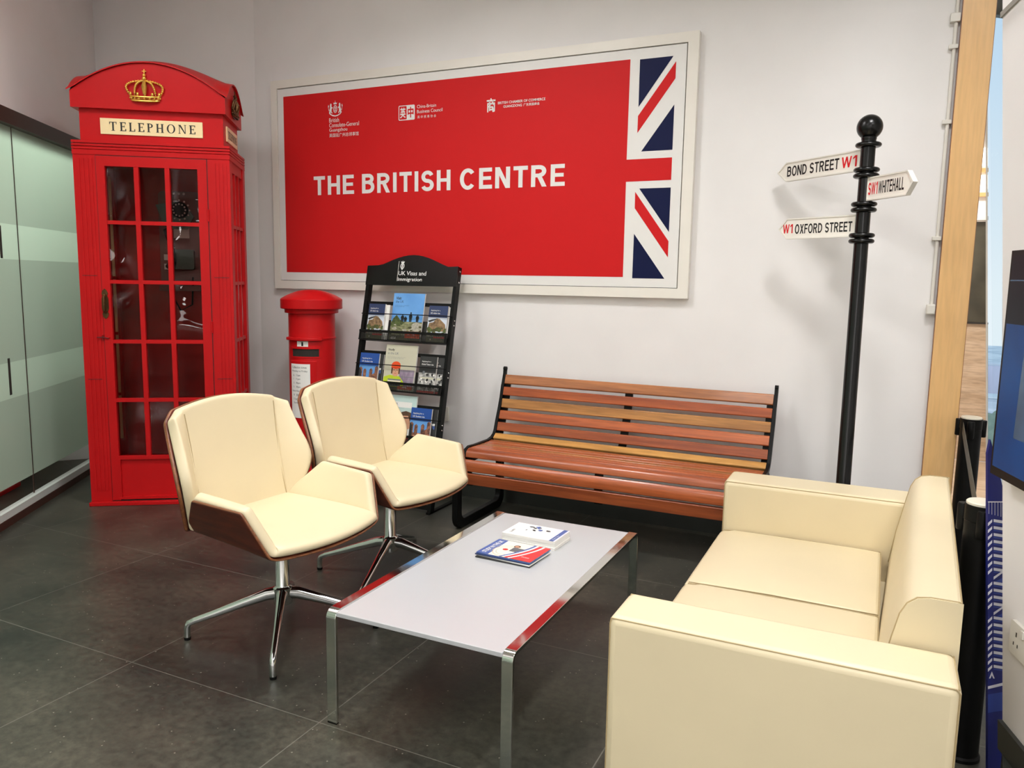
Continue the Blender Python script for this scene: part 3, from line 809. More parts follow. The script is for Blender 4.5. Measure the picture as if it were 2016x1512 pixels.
# serif TELEPHONE lettering from strokes
def serif(b, word, a0, a1, z0, z1, c, m, T):
    H = z1 - z0; th = H * .20; tn = H * .075; sf = H * .11; n = len(word)
    wid = {'T': .80, 'E': .66, 'L': .66, 'P': .66, 'H': .86, 'O': .94, 'N': .90}
    tot = sum(wid[ch] for ch in word); gap = ((a1 - a0) / H - tot) / (n - 1)
    x = a0
    def R(u0, u1, v0, v1): b.rect(x + u0 * H, x + u1 * H, z0 + v0 * H, z0 + v1 * H, c, m, T)
    T_, N_ = .18, .075
    for ch in word:
        W_ = wid[ch]
        if ch == 'T':
            R(W_ / 2 - T_ / 2, W_ / 2 + T_ / 2, 0, 1); R(0, W_, 1 - N_, 1); R(0, N_, .74, 1); R(W_ - N_, W_, .74, 1); R(W_ / 2 - .2, W_ / 2 + .2, 0, .055)
        elif ch == 'E':
            R(.08, .08 + T_, 0, 1); R(0, W_, 1 - N_, 1); R(0, W_, 0, N_); R(.2, W_ * .78, .48, .48 + N_); R(W_ - N_, W_, .78, 1); R(W_ - N_, W_ + .03, 0, .25); R(W_ * .78 - .05, W_ * .78, .40, .64)
        elif ch == 'L':
            R(.08, .08 + T_, 0, 1); R(0, W_, 0, N_); R(0, .34, 1 - .055, 1); R(W_ - N_, W_ + .02, 0, .28)
        elif ch == 'P':
            R(.08, .08 + T_, 0, 1); R(0, .36, 0, .055); R(0, .36, 1 - .055, 1)
            k = 14; cy = .74; ro, ri = .26, .19
            P = [(.26 + math.cos(-math.pi / 2 + math.pi * i / k) * (W_ - .26), cy + ro * math.sin(-math.pi / 2 + math.pi * i / k)) for i in range(k + 1)]
            Q = [(.26 + math.cos(math.pi / 2 - math.pi * i / k) * (W_ - .26 - T_), cy + ri * math.sin(math.pi / 2 - math.pi * i / k)) for i in range(k + 1)]
            for i in range(k):
                q = [P[i], P[i + 1], Q[k - i - 1], Q[k - i]]
                b.poly([(x + u * H, z0 + v * H) for u, v in q], c, m, T)
        elif ch == 'H':
            for o in (.08, W_ - .08 - T_):
                R(o, o + T_, 0, 1); R(o - .08, o + T_ + .08, 0, .055); R(o - .08, o + T_ + .08, 1 - .055, 1)
            R(.2, W_ - .2, .48, .48 + N_)
        elif ch == 'O':
            k = 28
            for i in range(k):
                t0, t1 = 2 * math.pi * i / k, 2 * math.pi * (i + 1) / k
                q = [(W_ / 2 * (1 + math.cos(t0)), .5 + .52 * math.sin(t0)), (W_ / 2 * (1 + math.cos(t1)), .5 + .52 * math.sin(t1)),
                     (W_ / 2 + (W_ / 2 - T_) * math.cos(t1), .5 + .46 * math.sin(t1)), (W_ / 2 + (W_ / 2 - T_) * math.cos(t0), .5 + .46 * math.sin(t0))]
                b.poly([(x + u * H, z0 + v * H) for u, v in q], c, m, T)
        elif ch == 'N':
            R(.09, .09 + N_, 0, 1); R(W_ - .16, W_ - .16 + N_, 0, 1); R(0, .26, 0, .055); R(W_ - .26, W_, 1 - .055, 1); R(0, .15, 1 - .055, 1)
            b.poly([(x + u * H, z0 + v * H) for u, v in [(.07, 1), (.28, 1), (W_ - .085, 0), (W_ - .20, 0)]], c, m, T)
        x += (W_ + gap) * H
Thd = frame((0, .052, 0), (1, 0, 0), (0, 0, 1), (0, -1, 0))
Ths = frame((.838, 0, 0), (0, 1, 0), (0, 0, 1), (1, 0, 0))
b = MB(); b.prism([(.155, 2.222), (.722, 2.222), (.722, 2.312), (.155, 2.312)], 0, .008, m_cream, Thd); sg = tag(b.build('sign_panel', BX, bevel=.002), 'cream sign panel with black serif lettering')
b = MB(); serif(b, 'TELEPHONE', .205, .680, 2.242, 2.292, .0088, m_ink, Thd); b.build('lettering', sg, flat=True)
b = MB(); b.prism([(.13, 2.222), (.46, 2.222), (.46, 2.312), (.13, 2.312)], 0, .008, m_cream, Ths); sg = tag(b.build('sign_panel', BX, bevel=.002), 'cream sign panel on the right side')
b = MB(); serif(b, 'TELEPHONE', .155, .435, 2.245, 2.290, .0088, m_ink, Ths); b.build('lettering', sg, flat=True)
# crown block with segmental pediments and vaulted roof
CX0, CX1, CY0, CY1, CZ, CT = .006, .858, .020, BD + .012, 2.362, 2.452
A_, B_ = .172, .125
NX, NY = 28, 20
def roofz(x, y):
    X = (x - (CX0 + CX1) / 2) / ((CX1 - CX0) / 2); Y = (y - (CY0 + CY1) / 2) / ((CY1 - CY0) / 2)
    a = A_ * max(0, 1 - X * X); c_ = B_ * max(0, 1 - Y * Y)
    return CT + (a ** 1.6 + c_ ** 1.6) ** .625
b = MB()
xs = [lerp(CX0, CX1, i / NX) for i in range(NX + 1)]; ys = [lerp(CY0, CY1, i / NY) for i in range(NY + 1)]
def wall_face(pts):
    n = len(pts)
    b.add([(x, y, CZ) for x, y in pts] + [(x, y, roofz(x, y)) for x, y in pts], [(i, i + 1, n + i + 1, n + i) for i in range(n - 1)], m_red)
wall_face([(x, CY0) for x in xs]); wall_face([(x, CY1) for x in xs]); wall_face([(CX0, y) for y in ys]); wall_face([(CX1, y) for y in ys])
b.add([(CX0, CY0, CZ), (CX1, CY0, CZ), (CX1, CY1, CZ), (CX0, CY1, CZ)], [(0, 1, 2, 3)], m_red)
cb = b.build('crown_block', BX)
b = MB()
ex = .014
def rx(i): return CX0 - ex if i == 0 else CX1 + ex if i == NX else xs[i]
def ry(j): return CY0 - ex if j == 0 else CY1 + ex if j == NY else ys[j]
P = [(rx(i), ry(j), roofz(xs[i], ys[j]) + .001) for j in range(NY + 1) for i in range(NX + 1)]
P2 = [(x, y, z + .007) for x, y, z in P]; n = len(P)
F = []
for j in range(NY):
    for i in range(NX):
        q = (j * (NX + 1) + i, j * (NX + 1) + i + 1, (j + 1) * (NX + 1) + i + 1, (j + 1) * (NX + 1) + i)
        F.append(q[::-1]); F.append(tuple(k + n for k in q))
ring = [i for i in range(NX + 1)] + [(j + 1) * (NX + 1) - 1 for j in range(1, NY + 1)] + [NY * (NX + 1) + i for i in range(NX - 1, -1, -1)] + [j * (NX + 1) for j in range(NY - 1, 0, -1)]
for k in range(len(ring)):
    a, c_ = ring[k], ring[(k + 1) % len(ring)]
    F.append((a, c_, c_ + n, a + n))
b.add(P + P2, F, m_red, True); b.build('roof', BX)
# gold crown emblem
def crown(b, cx, z0, W_, H, T, m):
    def pt(u, v, c): return T(cx + u * W_, z0 + v * H, c)
    base = [pt(.36 * math.sin(a), .08 - .045 * math.cos(a), .004 + .020 * math.cos(a)) for a in [math.pi * (k / 12 - .5) for k in range(13)]]
    b.tube(base, .0055, m, 8)
    band = [pt(.39 * math.sin(a), .20 - .04 * math.cos(a), .003 + .018 * math.cos(a)) for a in [math.pi * (k / 12 - .5) for k in range(13)]]
    b.tube(band, .005, m, 8)
    loop = [pt(.36 * math.cos(2 * math.pi * k / 20), .08 + .045 * math.sin(2 * math.pi * k / 20), .004) for k in range(20)]
    b.tube(loop, .004, m, 6, closed=True)
    for k in range(9):
        a = math.pi * (k / 8 - .5) * .92
        b.sphere(pt(.385 * math.sin(a), .14 - .04 * math.cos(a), .006 + .020 * math.cos(a)), .0065, m, 8, 6)
    for k, u in enumerate((-.37, -.19, 0, .19, .37)):
        b.sphere(pt(u, .27 - .03 * math.cos(u * 3), .012), .008, m, 8, 6, (1, 1, 1.5))
    for s_ in (-1, 1):
        for wd, top, bd in ((.50, .66, 10), (.30, .66, 8)):
            path = []
            for k in range(15):
                q = k / 14
                u = s_ * (lerp(.40 if wd > .4 else .27, 0.02, q) + (wd - .36 + .12) * math.sin(math.pi * min(1, q * 1.15)) * (1 - q * .35) * .9)
                v = .22 + (top - .22) * math.sin(q * math.pi / 2) ** .8
                path.append(pt(u, v, .006 + .012 * math.sin(math.pi * q)))
            b.tube(path, .0035, m, 7)
            for k in range(1, 14):
                b.sphere(path[k], .0072, m, 7, 5)
    b.tube([pt(0, .25, .016), pt(0, .48, .022), pt(0, .66, .016)], [.010, .016, .006], m, 8)
    b.sphere(pt(0, .72, .014), .012, m, 10, 8)
    b.sphere(pt(0, .82, .012), .010, m, 10, 8)
    b.tube([pt(0, .84, .010), pt(0, 1.0, .010)], .0035, m, 6); b.tube([pt(-.055, .94, .010), pt(.055, .94, .010)], .003, m, 6)
b = MB(); crown(b, .4175, 2.402, .212, .186, frame((0, CY0, 0), (1, 0, 0), (0, 0, 1), (0, -1, 0)), m_gold); tag(b.build('crown_emblem', BX), 'gold crown emblem on the front')
b = MB(); crown(b, (CY0 + CY1) / 2, 2.385, .20, .165, frame((CX1, 0, 0), (0, 1, 0), (0, 0, 1), (1, 0, 0)), m_bronze); tag(b.build('crown_emblem', BX), 'crown emblem on the right side, shade put into its colour')  # same crown as the gold one, its shade put in as darker brass

# payphone inside, hung on the back wall of the box
Tb = frame((0, BD - .031, 0), (1, 0, 0), (0, 0, 1), (0, -1, 0))
PH = empty('payphone', (-4.311, -1.295, 0), TH)
tag(PH, 'old wall telephone with beaded dial hanging inside the red telephone box', 'telephone')
m_teal = mat('teal_enamel', (92, 126, 118), .4, var=.1)
m_pink = mat('dull_pink_board', (132, 92, 88), .5, var=.12)
b = MB(); b.prism(rrect(.34, .60, 1.33, 1.95, .03), 0, .03, m_pink, Tb); b.build('backboard', PH, bevel=.004)
b = MB(); b.prism([(.33, 1.86), (.37, 1.75), (.42, 1.71), (.52, 1.71), (.56, 1.79), (.52, 1.86), (.45, 1.885)], .03, .055, m_teal, Tb); b.build('dial_plate', PH, bevel=.006)
b = MB(); b.lathe([(.0, .055), (.052, .055), (.052, .066), (.046, .07), (0, .07)], m_black, seg=24, T=lambda x, y, z: Tb(.478 + x, 1.829 + y, z)); b.build('dial', PH)
b = MB()
for k in range(12):
    a = 2 * math.pi * k / 12; b.sphere(Tb(.478 + .062 * math.cos(a), 1.829 + .062 * math.sin(a), .068), .0062, m_paper, 8, 6)
    b.sphere(Tb(.478 + .038 * math.cos(a), 1.829 + .038 * math.sin(a), .074), .0055, m_paper, 8, 6)
for k in range(3): b.sphere(Tb(.44 + .03 * k, 1.935, .034), .008, m_paper, 8, 6)
b.build('dial_beads', PH)
b = MB(); b.prism(rrect(.432, .556, 1.45, 1.578, .012), .03, .07, m_teal, Tb); b.build('coin_box', PH, bevel=.004)
b = MB(); b.rect(.428, .525, 1.652, 1.757, .0315, m_paper, Tb); b.build('instruction_card', PH, flat=True)
b = MB(); b.tube([Tb(.405, 1.70, .07), Tb(.412, 1.66, .085), Tb(.43, 1.58, .092), Tb(.43, 1.50, .088), Tb(.41, 1.46, .07)], [.030, .022, .015, .022, .032], m_black, 12); b.build('handset', PH)
b = MB(); b.tube([Tb(.41, 1.45, .06), Tb(.40, 1.30, .05), Tb(.46, 1.18, .05), Tb(.53, 1.22, .04), Tb(.54, 1.40, .035)], .006, m_black, 8); b.build('cord', PH)
b = MB()
for z, m in ((1.575, m_pink), (1.53, m_paper), (1.47, m_paper)): b.prism([(.366, z - .022), (.396, z - .022), (.396, z + .015), (.366, z + .015)], .03, .045, m, Tb)
b.build('coin_slot', PH, bevel=.002)
b = MB(); b.prism([(.345, 1.31), (.60, 1.31), (.60, 1.345), (.345, 1.345)], 0, .10, m_pink, Tb); b.build('shelf', PH)

# ------------------------------------------------------------------ red pillar post box
PB = empty('post_box', (-3.43, -.27, 0), math.radians(18))
tag(PB, 'round red pillar post box with domed cap between telephone box and leaflet stand', 'post box')
b = MB(); b.lathe([(.172, 0), (.172, .10), (.156, .12), (.150, .13), (.150, 1.185)], m_red, seg=56); b.build('body', PB)
prof = [(.150, 1.178), (.172, 1.182), (.174, 1.205), (.196, 1.209), (.199, 1.213), (.199, 1.268), (.196, 1.273)]
for k in range(0, 10):
    q = 1 - k / 9; prof.append((max(.0005, .194 * q), 1.275 + .058 * (1 - q ** 2.1)))
b = MB(); b.lathe(prof, m_red, seg=56); b.build('cap', PB, auto=22)
b = MB(); b.lathe([(.149, 1.012), (.155, 1.014), (.156, 1.022), (.149, 1.026)], m_red, seg=56); b.build('collar', PB)
def arcbox(b, r0, r1, a0, a1, z0, z1, m, n=14):
    P = []
    for k in range(n + 1):
        a = math.radians(-90 + lerp(a0, a1, k / n))
        for r, z in ((r0, z0), (r1, z0), (r1, z1), (r0, z1)): P.append((r * math.cos(a), r * math.sin(a), z))
    F = []
    for k in range(n):
        for q in range(4):
            F.append((k * 4 + q, k * 4 + (q + 1) % 4, k * 4 + 4 + (q + 1) % 4, k * 4 + 4 + q))
    F += [(0, 1, 2, 3), tuple(n * 4 + q for q in (3, 2, 1, 0))]
    b.add(P, F, m)
b = MB(); arcbox(b, .145, .172, -52, 44, 1.006, 1.026, m_red, 20); b.build('hood', PB, bevel=.004)
b = MB(); arcbox(b, .148, .1515, -17, 12, .968, 1.003, m_paper); pl_ = tag(b.build('number_plate', PB), 'small white plate with black number')
def cyl(r, za=0): return lambda a, z, c: ((r + c) * math.cos(math.radians(-90 + a)), (r + c) * math.sin(math.radians(-90 + a)), z)
b = MB(); b.text('1', -5, 0, .972, .999, .0004, m_ink, cyl(.1515), bold=.03); b.build('lettering', pl_, flat=True)
b = MB(); arcbox(b, .1485, .1506, -33, 38, .903, .953, m_gap, 18); arcbox(b, .149, .157, -36, 41, .953, .963, m_red, 18); arcbox(b, .149, .153, -36, 41, .893, .903, m_red, 18); b.build('letter_slot', PB)
b = MB(); arcbox(b, .149, .156, -40, 32, .30, .875, m_red, 18); dr = b.build('door', PB, bevel=.004)
b = MB(); arcbox(b, .1558, .1585, -36, 16, .50, .855, m_paper, 12); np_ = tag(b.build('notice_plate', dr), 'white collection notice')
b = MB()
TX = cyl(.1585)
for k, (s_, a0, a1) in enumerate((('Collection times', -32, 8), ('Monday to Friday', -32, 10), ('6   11am', -28, -8), ('1   11pm', -28, -8), ('2   30pm', -28, -8), ('5   30pm', -28, -8), ('Saturday  2 30pm', -32, 11), ('9   30am', -28, -8), ('11am', -28, -14), ('Sunday', -28, -10))):
    z = .826 - k * .026
    b.text(s_, a0, a1, z, z + .015, .0005, m_base, TX)
b.build('lettering', np_, flat=True)

# ------------------------------------------------------------------ leaflet stand
tt = .22; cs = 1 / math.sqrt(1 + tt * tt)
LS0 = Vector((-3.088, -.10 - tt * 1.49, 0))
up = Vector((0, tt, 1)) * cs; nrm = Vector((0, -cs, tt * cs))
LSo = (-2.748, -.30, 0)
LS = empty('leaflet_stand', LSo)
tag(LS, 'black metal leaflet stand with arched visa header and mesh pockets', 'leaflet stand')
mls = Matrix.Translation(-Vector(LSo))
TL = frame(LS0, (1, 0, 0), up, nrm)
def lpart(name, fn, par=None, **k):
    b = MB(); fn(b); o = b.build(name, None, **k); o.parent = par or LS; o.matrix_parent_inverse = mls if par is None else Matrix.Identity(4); return o
LW_ = .679
for a in (0, LW_):
    def rail(b, a=a):
        s_ = .024
        x0 = a if a == 0 else a - s_
        b.prism([(x0, .004), (x0 + s_, .004), (x0 + s_, 1.527), (x0, 1.527)], -.03, .012, m_black, TL)
        for z in (1.50, 1.43, 1.19, 1.16, .865, .835, .54, .51):
            b.sphere(TL(a + (.001 if a else -.001), z, -.008), .006, m_alu, 8, 6)
    lpart('side_rail', rail, bevel=.003)
def hdr(b):
    P = [(.0, 1.400), (LW_, 1.400), (LW_, 1.527), (.607, 1.524)]
    for k in range(1, 14):
        q = k / 14; x = lerp(.607, .083, q); P.append((x, 1.524 + .074 * math.sin(math.pi * q) ** 1.15))
    P += [(.083, 1.530), (0, 1.527)]
    b.prism(P, .010, .018, m_blackgloss, TL)
hd = lpart('header_board', hdr, bevel=.001)
def hlet(b):
    b.rect(.240, .2425, 1.428, 1.557, .0188, m_conduit, TL)
    b.text('UK Visas and', .247, .454, 1.466, 1.493, .0188, m_pwhite, TL, bold=.008)
    b.text('Immigration', .246, .428, 1.422, 1.452, .0188, m_pwhite, TL, bold=.008)
    b.ellipse(.270, 1.527, .015, .020, .0188, m_pwhite, TL)
    b.ellipse(.270, 1.527, .0095, .014, .0191, m_blackgloss, TL)
    b.rect(.266, .274, 1.515, 1.54, .0194, m_pwhite, TL)
    b.poly([(.259, 1.546), (.281, 1.546), (.284, 1.558), (.275, 1.552), (.270, 1.562), (.265, 1.552), (.256, 1.558)], .0188, m_pwhite, TL)
    b.poly([(.262, 1.508), (.278, 1.508), (.270, 1.500)], .0188, m_pwhite, TL)
o = lpart('header_lettering', hlet, par=None, flat=True)
o.parent = hd; o.matrix_parent_inverse = Matrix.Identity(4)
for zr, zw, zb0, zb1 in ((1.287, 1.209, 1.088, 1.043), (.965, .884, .765, .726), (.643, .564, .441, .409)):
    lpart('back_bar', lambda b: b.prism([(.024, zr - .013), (LW_ - .024, zr - .013), (LW_ - .024, zr + .009), (.024, zr + .009)], -.012, -.002, m_black, TL))
    lpart('wire_guard', lambda b: b.tube([TL(.006, zw, 0), TL(.012, zw, .034), TL(.03, zw, .040), TL(LW_ - .03, zw + .002, .040), TL(LW_ - .012, zw + .002, .034), TL(LW_ - .006, zw + .002, 0)], .0028, m_black, 8))
    def pocket(b):
        b.prism([(.014, zb0), (LW_ - .012, zb0), (LW_ - .012, zb0 + .016), (.014, zb0 + .016)], .034, .042, m_black, TL)
        b.prism([(.014, zb1 - .006), (LW_ - .012, zb1 - .006), (LW_ - .012, zb1 + .003), (.014, zb1 + .003)], -.01, .042, m_black, TL)
        for a in (.014, LW_ - .028):
            b.prism([(a, zb1), (a + .016, zb1), (a + .016, zb0), (a, zb0)], .034, .040, m_black, TL)
        n = 52
        for k in range(n):
            a = lerp(.022, LW_ - .022, k / (n - 1))
            b.prism([(a - .0016, zb1), (a + .0016, zb1), (a + .0016, zb0), (a - .0016, zb0)], .0370, .0382, m_mesh, TL)
        for k in range(1, 5):
            z = lerp(zb1, zb0, k / 5)
            b.prism([(.022, z - .0016), (LW_ - .022, z - .0016), (LW_ - .022, z + .0016), (.022, z + .0016)], .0382, .0392, m_mesh, TL)
    lpart('mesh_pocket', pocket)
    lpart('back_panel', lambda b: b.prism([(.024, zb1), (LW_ - .024, zb1), (LW_ - .024, zb0 + .09), (.024, zb0 + .09)], -.010, -.008, m_mesh, TL))
lpart('foot_bar', lambda b: b.prism([(.024, .02), (LW_ - .024, .02), (LW_ - .024, .05), (.024, .05)], -.025, .005, m_black, TL))
for a in (.012, LW_ - .012):
    def foot(b, a=a):
        p0 = TL(a, .02, -.01); b.box(p0[0] - .012, p0[0] + .012, -.45, -.06, 0, .012, m_black)
    lpart('foot', foot)

# printed covers
m_rock = mat('print_rock', (168, 136, 98), .5, var2=(96, 74, 52), scale=60)
m_shrub = mat('print_shrub', (96, 108, 52), .5, var2=(46, 60, 30), scale=70)
m_grass = mat('print_hillside', (160, 160, 118), .5, var2=(84, 88, 56), scale=40, stretch=(1, 1, 2.5))
m_stone2 = mat('print_boulder', (196, 190, 172), .5, var2=(150, 144, 128), scale=70)
m_skyb = mat('print_blue_sky', (112, 172, 232), .45, var2=(92, 150, 216), scale=6)
m_skyp = mat('print_pale_sky', (208, 216, 228), .45, var=.04)
m_navy = mat('print_navy', (44, 58, 96), .45, var=.05)
m_blue = mat('print_blue', (34, 78, 156), .45, var=.05)
m_orange = mat('print_orange', (238, 84, 34), .45, var=.03)
m_redp = mat('print_red', (206, 38, 34), .45, var=.04)
m_olive = mat('print_olive', (92, 90, 44), .45, var2=(58, 60, 34), scale=50)
m_beige = mat('print_beige', (204, 200, 176), .5, var=.02)
m_lime = mat('print_lime', (196, 214, 44), .5, var=.06, scale=30)
m_skin = mat('print_skin', (214, 160, 128), .5, var=.05)
m_shelfp = mat('print_bookshelf', (176, 160, 176), .5, var2=(132, 112, 134), scale=30, stretch=(1, 1, .4))
m_grey = mat('print_grey', (120, 124, 128), .5, var=.1, scale=40)
m_dark = mat('print_charcoal', (46, 46, 46), .5, var=.08)
m_lab = mat('print_laboratory', (216, 214, 208), .5, var2=(70, 68, 66), scale=45)
m_brick = mat('print_old_town', (170, 112, 84), .5, var2=(74, 50, 44), scale=60)
m_mint = mat('print_mint', (196, 218, 212), .5, var=.03)
m_hair = mat('print_hair', (92, 66, 46), .5, var=.2, scale=40)
m_pale = mat('print_cream', (246, 234, 214), .5, var=.02)
m_swoosh = mat('print_red_sheet', (226, 52, 54), .4, var=.03)
m_stblue = mat('print_mid_blue', (70, 96, 160), .4, var=.04)

def leaflet_T(a0, b0, c0, rot=0):
    r = math.radians(rot)
    u = Vector(TL(math.cos(r), math.sin(r), 0)) - Vector(TL(0, 0, 0)); v = Vector(TL(-math.sin(r), math.cos(r), 0)) - Vector(TL(0, 0, 0))
    return frame(TL(a0, b0, c0), u, v, nrm)
def booklet(name, label, a0, b0, w_, h_, c0, art, thick=.004, rot=0, group=None, cat='leaflet', n=0):
    T = leaflet_T(a0, b0, c0, rot)
    o_ = Vector(T(w_ / 2, 0, 0)); e_ = tag(empty(name, o_), label, cat, group)
    mi_ = Matrix.Translation(-o_)
    b = MB(); b.prism([(0, 0), (w_, 0), (w_, h_), (0, h_)], 0, thick, m_paper, T)
    pg = b.build('pages', None); pg.parent = e_; pg.matrix_parent_inverse = mi_
    b = MB(); art(b, w_, h_, thick + .0004, T)
    cv = b.build('cover', None, flat=True); cv.parent = e_; cv.matrix_parent_inverse = mi_
    return e_
def scatter(b, x0, x1, y0, y1, n, r0, r1, c, ms, T, seed, asp=1):
    R = random.Random(seed)
    for k in range(n):
        cx, cy, r = R.uniform(x0, x1), R.uniform(y0, y1), R.uniform(r0, r1)
        m = R.choice(ms); k_ = 7
        P = [(min(x1, max(x0, cx + r * R.uniform(.6, 1.1) * math.cos(2 * math.pi * i / k_))), min(y1, max(y0, cy + asp * r * R.uniform(.6, 1.1) * math.sin(2 * math.pi * i / k_)))) for i in range(k_)]
        b.poly(P, c + .00004 * k, m, T)
def art_visitor(b, w_, h_, c, T):
    b.rect(0, w_, h_ * .68, h_, c, m_navy, T)
    b.text('Applying for a', w_ * .10, w_ * .60, h_ * .845, h_ * .89, c + .0004, m_paper, T, bold=.01)
    b.text('UK visitor visa', w_ * .10, w_ * .60, h_ * .775, h_ * .82, c + .0004, m_paper, T, bold=.01)
    b.rect(0, w_, h_ * .14, h_ * .68, c, m_skyp, T)
    b.poly([(0, h_ * .3), (w_ * .08, h_ * .52), (w_ * .3, h_ * .55), (w_ * .45, h_ * .66), (w_ * .62, h_ * .64), (w_ * .75, h_ * .58), (w_ * .92, h_ * .50), (w_, h_ * .3)], c + .0002, m_rock, T)
    b.poly([(0, h_ * .58), (w_ * .2, h_ * .62), (w_ * .48, h_ * .65), (w_ * .4, h_ * .61), (w_ * .1, h_ * .54)], c + .0003, m_dark, T)
    scatter(b, 0, w_, h_ * .2, h_ * .42, 24, w_ * .06, w_ * .13, c + .0004, [m_shrub, m_shrub, m_rock, m_olive], T, 3)
    b.rect(0, w_, h_ * .14, h_ * .20, c + .0016, m_stone2, T)
    b.rect(0, w_, 0, h_ * .14, c, m_olive, T); b.rect(w_ * .4, w_, h_ * .10, h_ * .16, c + .0018, m_redp, T)
    b.ellipse(w_ * .22, h_ * .07, w_ * .05, h_ * .02, c + .0004, m_beige, T, 8)
def art_visit(b, w_, h_, c, T):
    b.rect(0, w_, h_ * .40, h_, c, m_skyb, T)
    b.text('Visit', w_ * .08, w_ * .25, h_ * .865, h_ * .925, c + .0004, m_dark, T, bold=.02)
    b.text('the UK', w_ * .08, w_ * .34, h_ * .795, h_ * .85, c + .0004, m_navy, T)
    b.text('Find out everything you need to know', w_ * .08, w_ * .52, h_ * .735, h_ * .75, c + .0004, m_navy, T)
    b.text('for a visit to the UK today', w_ * .08, w_ * .38, h_ * .71, h_ * .725, c + .0004, m_navy, T)
    b.rect(0, w_, 0, h_ * .40, c, m_grass, T)
    b.poly([(0, h_ * .35), (w_ * .05, h_ * .45), (w_ * .16, h_ * .54), (w_ * .28, h_ * .44), (w_ * .45, h_ * .38), (w_ * .3, h_ * .30), (0, h_ * .3)], c + .0003, m_shrub, T)
    b.poly([(w_ * .6, h_ * .22), (w_ * .7, h_ * .36), (w_ * .82, h_ * .40), (w_, h_ * .36), (w_, h_ * .1), (w_ * .65, h_ * .1)], c + .0003, m_stone2, T)
    scatter(b, 0, w_, h_ * .10, h_ * .34, 22, w_ * .03, w_ * .09, c + .0004, [m_grass, m_stone2, m_olive], T, 5, .6)
    b.rect(0, w_, 0, h_ * .10, c + .0015, m_olive, T)
    for x, hh in ((.36, .15), (.46, .11), (.62, .20), (.84, .16)):
        y = h_ * .40; k = hh * h_
        b.poly([(w_ * (x - .035), y), (w_ * (x - .005), y), (w_ * x, y + k * .35), (w_ * (x + .008), y), (w_ * (x + .035), y), (w_ * (x + .045), y + k * .5), (w_ * (x + .06), y + k * .45), (w_ * (x + .035), y + k * .82), (w_ * (x - .035), y + k * .82), (w_ * (x - .06), y + k * .5), (w_ * (x - .045), y + k * .5)], c + .0017, m_ink, T)
        b.ellipse(w_ * x, y + k * .93, w_ * .022, k * .10, c + .0017, m_ink, T, 10)
    b.rect(w_ * .50, w_ * .98, h_ * .06, h_ * .20, c + .0018, m_orange, T)
    for k in range(7):
        a = math.pi * k / 6
        b.poly([(w_ * .70 + .006 * math.cos(a), h_ * .13 + .004 * math.sin(a)), (w_ * .70 + .028 * math.cos(a - .12), h_ * .13 + .022 * math.sin(a - .12)), (w_ * .70 + .028 * math.cos(a + .12), h_ * .13 + .022 * math.sin(a + .12))], c + .002, m_paper, T)
    b.text('GREAT', w_ * .04, w_ * .22, h_ * .03, h_ * .07, c + .002, m_paper, T, bold=.02)
def art_student(b, w_, h_, c, T):
    b.rect(0, w_, h_ * .64, h_, c, m_blue, T)
    b.text('Applying for a', w_ * .10, w_ * .62, h_ * .815, h_ * .865, c + .0004, m_paper, T, bold=.01)
    b.text('UK Student visa', w_ * .10, w_ * .68, h_ * .735, h_ * .785, c + .0004, m_paper, T, bold=.01)
    b.rect(0, w_, 0, h_ * .64, c, m_skyb, T)
    b.rect(0, w_, 0, h_ * .30, c + .0002, m_brick, T)
    for x0, x1, y in ((0, .18, .55), (.24, .40, .50), (.56, .72, .52), (.84, 1.0, .60)):
        b.poly([(w_ * x0, 0), (w_ * x1, 0), (w_ * x1, h_ * y), (w_ * (x0 + x1) / 2, h_ * (y + .05)), (w_ * x0, h_ * y)], c + .0003, m_brick, T)
    b.poly([(0, 0), (w_ * .16, 0), (w_ * .12, h_ * .5), (0, h_ * .58)], c + .0005, m_dark, T)
    b.poly([(w_, h_ * .1), (w_, h_ * .5), (w_ * .7, h_ * .38), (w_ * .6, h_ * .2)], c + .0004, m_brick, T)
    scatter(b, w_ * .1, w_ * .9, 0, h_ * .3, 16, w_ * .03, w_ * .08, c + .0006, [m_brick, m_skin, m_grey, m_dark], T, 11, 1.6)
